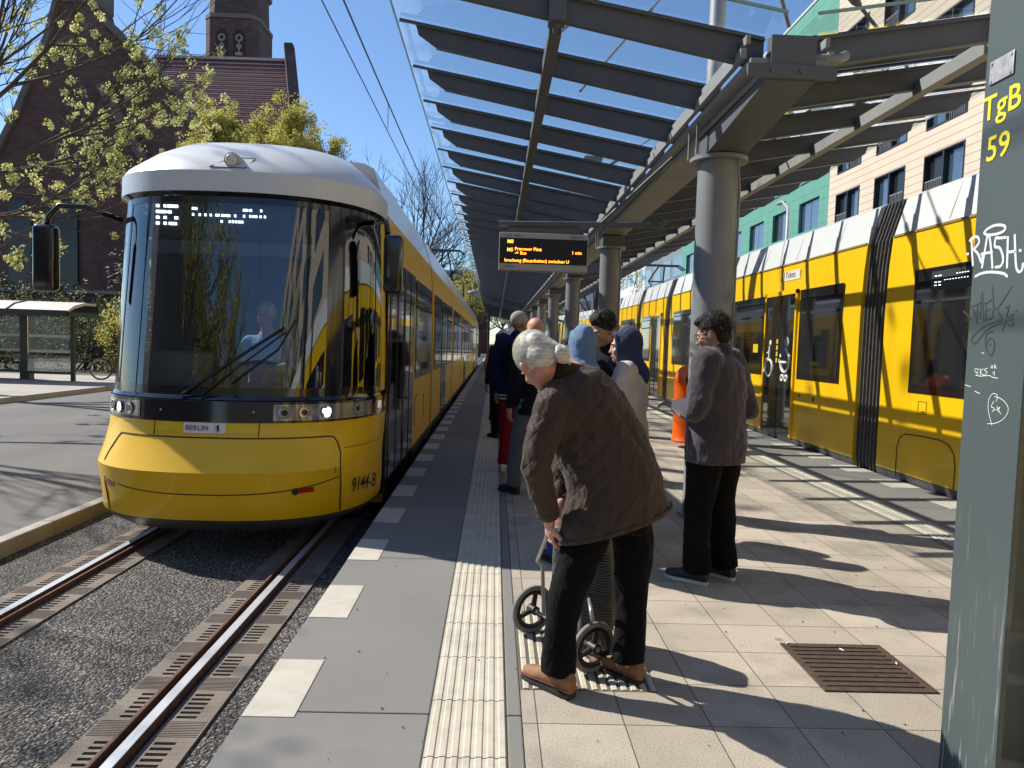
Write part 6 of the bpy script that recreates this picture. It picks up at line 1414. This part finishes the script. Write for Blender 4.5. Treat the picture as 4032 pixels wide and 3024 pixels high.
# --- shopping trolley ---
tr=thing('shopping_trolley','shopping trolley with striped bag and large three spoked wheels held by the stooping man','trolley',(.4,3.45,0))
GRP=M('tyre_grey',(.20,.195,.18),rough=.8,var=.15,scale=30); PLB=M('plastic_black',(.007,.007,.008),rough=.5,var=.1); TUB=M('tube_silver',(.42,.42,.40),rough=.35,metal=.7,var=.1)
ax=V(.245,3.68,.128); bx=V(.505,3.235,.122); adir=(bx-ax).normalized()
for c,rr in ((ax,.128),(bx,.122)):
    c=V(c.x,c.y,rr); mb=MB(); mb.torus(c,adir,rr-.014,.0145,40,8); w_=mb.build('wheel',GRP,tr,smooth=True)
    mb=MB(); mb.torus(c,adir,rr-.036,.013,36,6); a=V(0,0,1); b=adir.cross(a).normalized()
    for k in range(3):
        an=R(100+k*120); d=a*math.sin(an)+b*math.cos(an); mb.tube([c,c+d*(rr-.03)],[.016,.012],8)
    mb.tube([c-adir*.025,c+adir*.03],.024,14); mb.build('rim',PLB,w_,smooth=True,ang=40)
    mb=MB(); mb.disc(c+adir*.03,adir,.014,12,.004); mb.build('axle_cap',TUB,w_)
mb=MB(); mb.tube([ax+adir*.02,bx-adir*.02],.009,8)
for u in (.2,.8):
    q=ax.lerp(bx,u); top=V(.262,3.10,.70)+V(.05 if u>.5 else 0,.05 if u<.5 else .02,0)
    mb.tube([q,q+V(-.02,-.05,.28),V(.235 if u<.5 else .34,3.33-.05*u,.50),V(.262 if u<.5 else .33,3.16,.66),top],.010,8)
mb.tube([V(.255,3.14,.71),V(.37,3.12,.70)],.012,8); mb.tube([bx+V(.0,.05,.10),V(.50,3.42,.30),V(.58,3.46,.18),V(.62,3.50,.02)],.010,8)
mb.build('frame',TUB,tr,smooth=True)
def stripemat():
    m=M('bag_striped',(.10,.10,.11),rough=.85,var=.1,bump=.2); n,l,b=nodes(m); tc=n.new('ShaderNodeTexCoord'); sx=n.new('ShaderNodeSeparateXYZ'); l.new(tc.outputs['Object'],sx.inputs[0])
    nz=n.new('ShaderNodeTexNoise'); nz.inputs['Scale'].default_value=9; l.new(tc.outputs['Object'],nz.inputs['Vector'])
    ma=n.new('ShaderNodeMath'); ma.operation='MULTIPLY_ADD'; ma.inputs[1].default_value=.06; l.new(nz.outputs['Fac'],ma.inputs[0]); l.new(sx.outputs['Z'],ma.inputs[2])
    d=n.new('ShaderNodeMath'); d.operation='DIVIDE'; d.inputs[1].default_value=.0135; l.new(ma.outputs[0],d.inputs[0]); f_=n.new('ShaderNodeMath'); f_.operation='FRACT'; l.new(d.outputs[0],f_.inputs[0]); g=n.new('ShaderNodeMath'); g.operation='GREATER_THAN'; g.inputs[1].default_value=.6; l.new(f_.outputs[0],g.inputs[0])
    mx=n.new('ShaderNodeMix'); mx.data_type='RGBA'; l.new(g.outputs[0],mx.inputs['Factor']); mx.inputs['A'].default_value=(.11,.11,.125,1); mx.inputs['B'].default_value=(.012,.012,.016,1); l.new(mx.outputs['Result'],b.inputs['Base Color']); return m
mb=MB(); rg=[]
for c_,a_,b_ in ((V(.50,3.56,.06),.13,.09),(V(.50,3.56,.11),.16,.115),(V(.50,3.55,.3),.165,.12),(V(.485,3.53,.48),.155,.11),(V(.46,3.50,.66),.12,.09)):
    u_=V(.95,-.31,0)*a_; w2=V(.31,.95,0)*b_; rg.append([mb.v(c_+u_*math.copysign(abs(math.cos(k*math.pi/14))**.45,math.cos(k*math.pi/14))+w2*math.copysign(abs(math.sin(k*math.pi/14))**.45,math.sin(k*math.pi/14))) for k in range(28)])
mb.skin(rg)
organic(mb,'bag',stripemat(),tr,.010,3,disp=.02,dsize=.12)
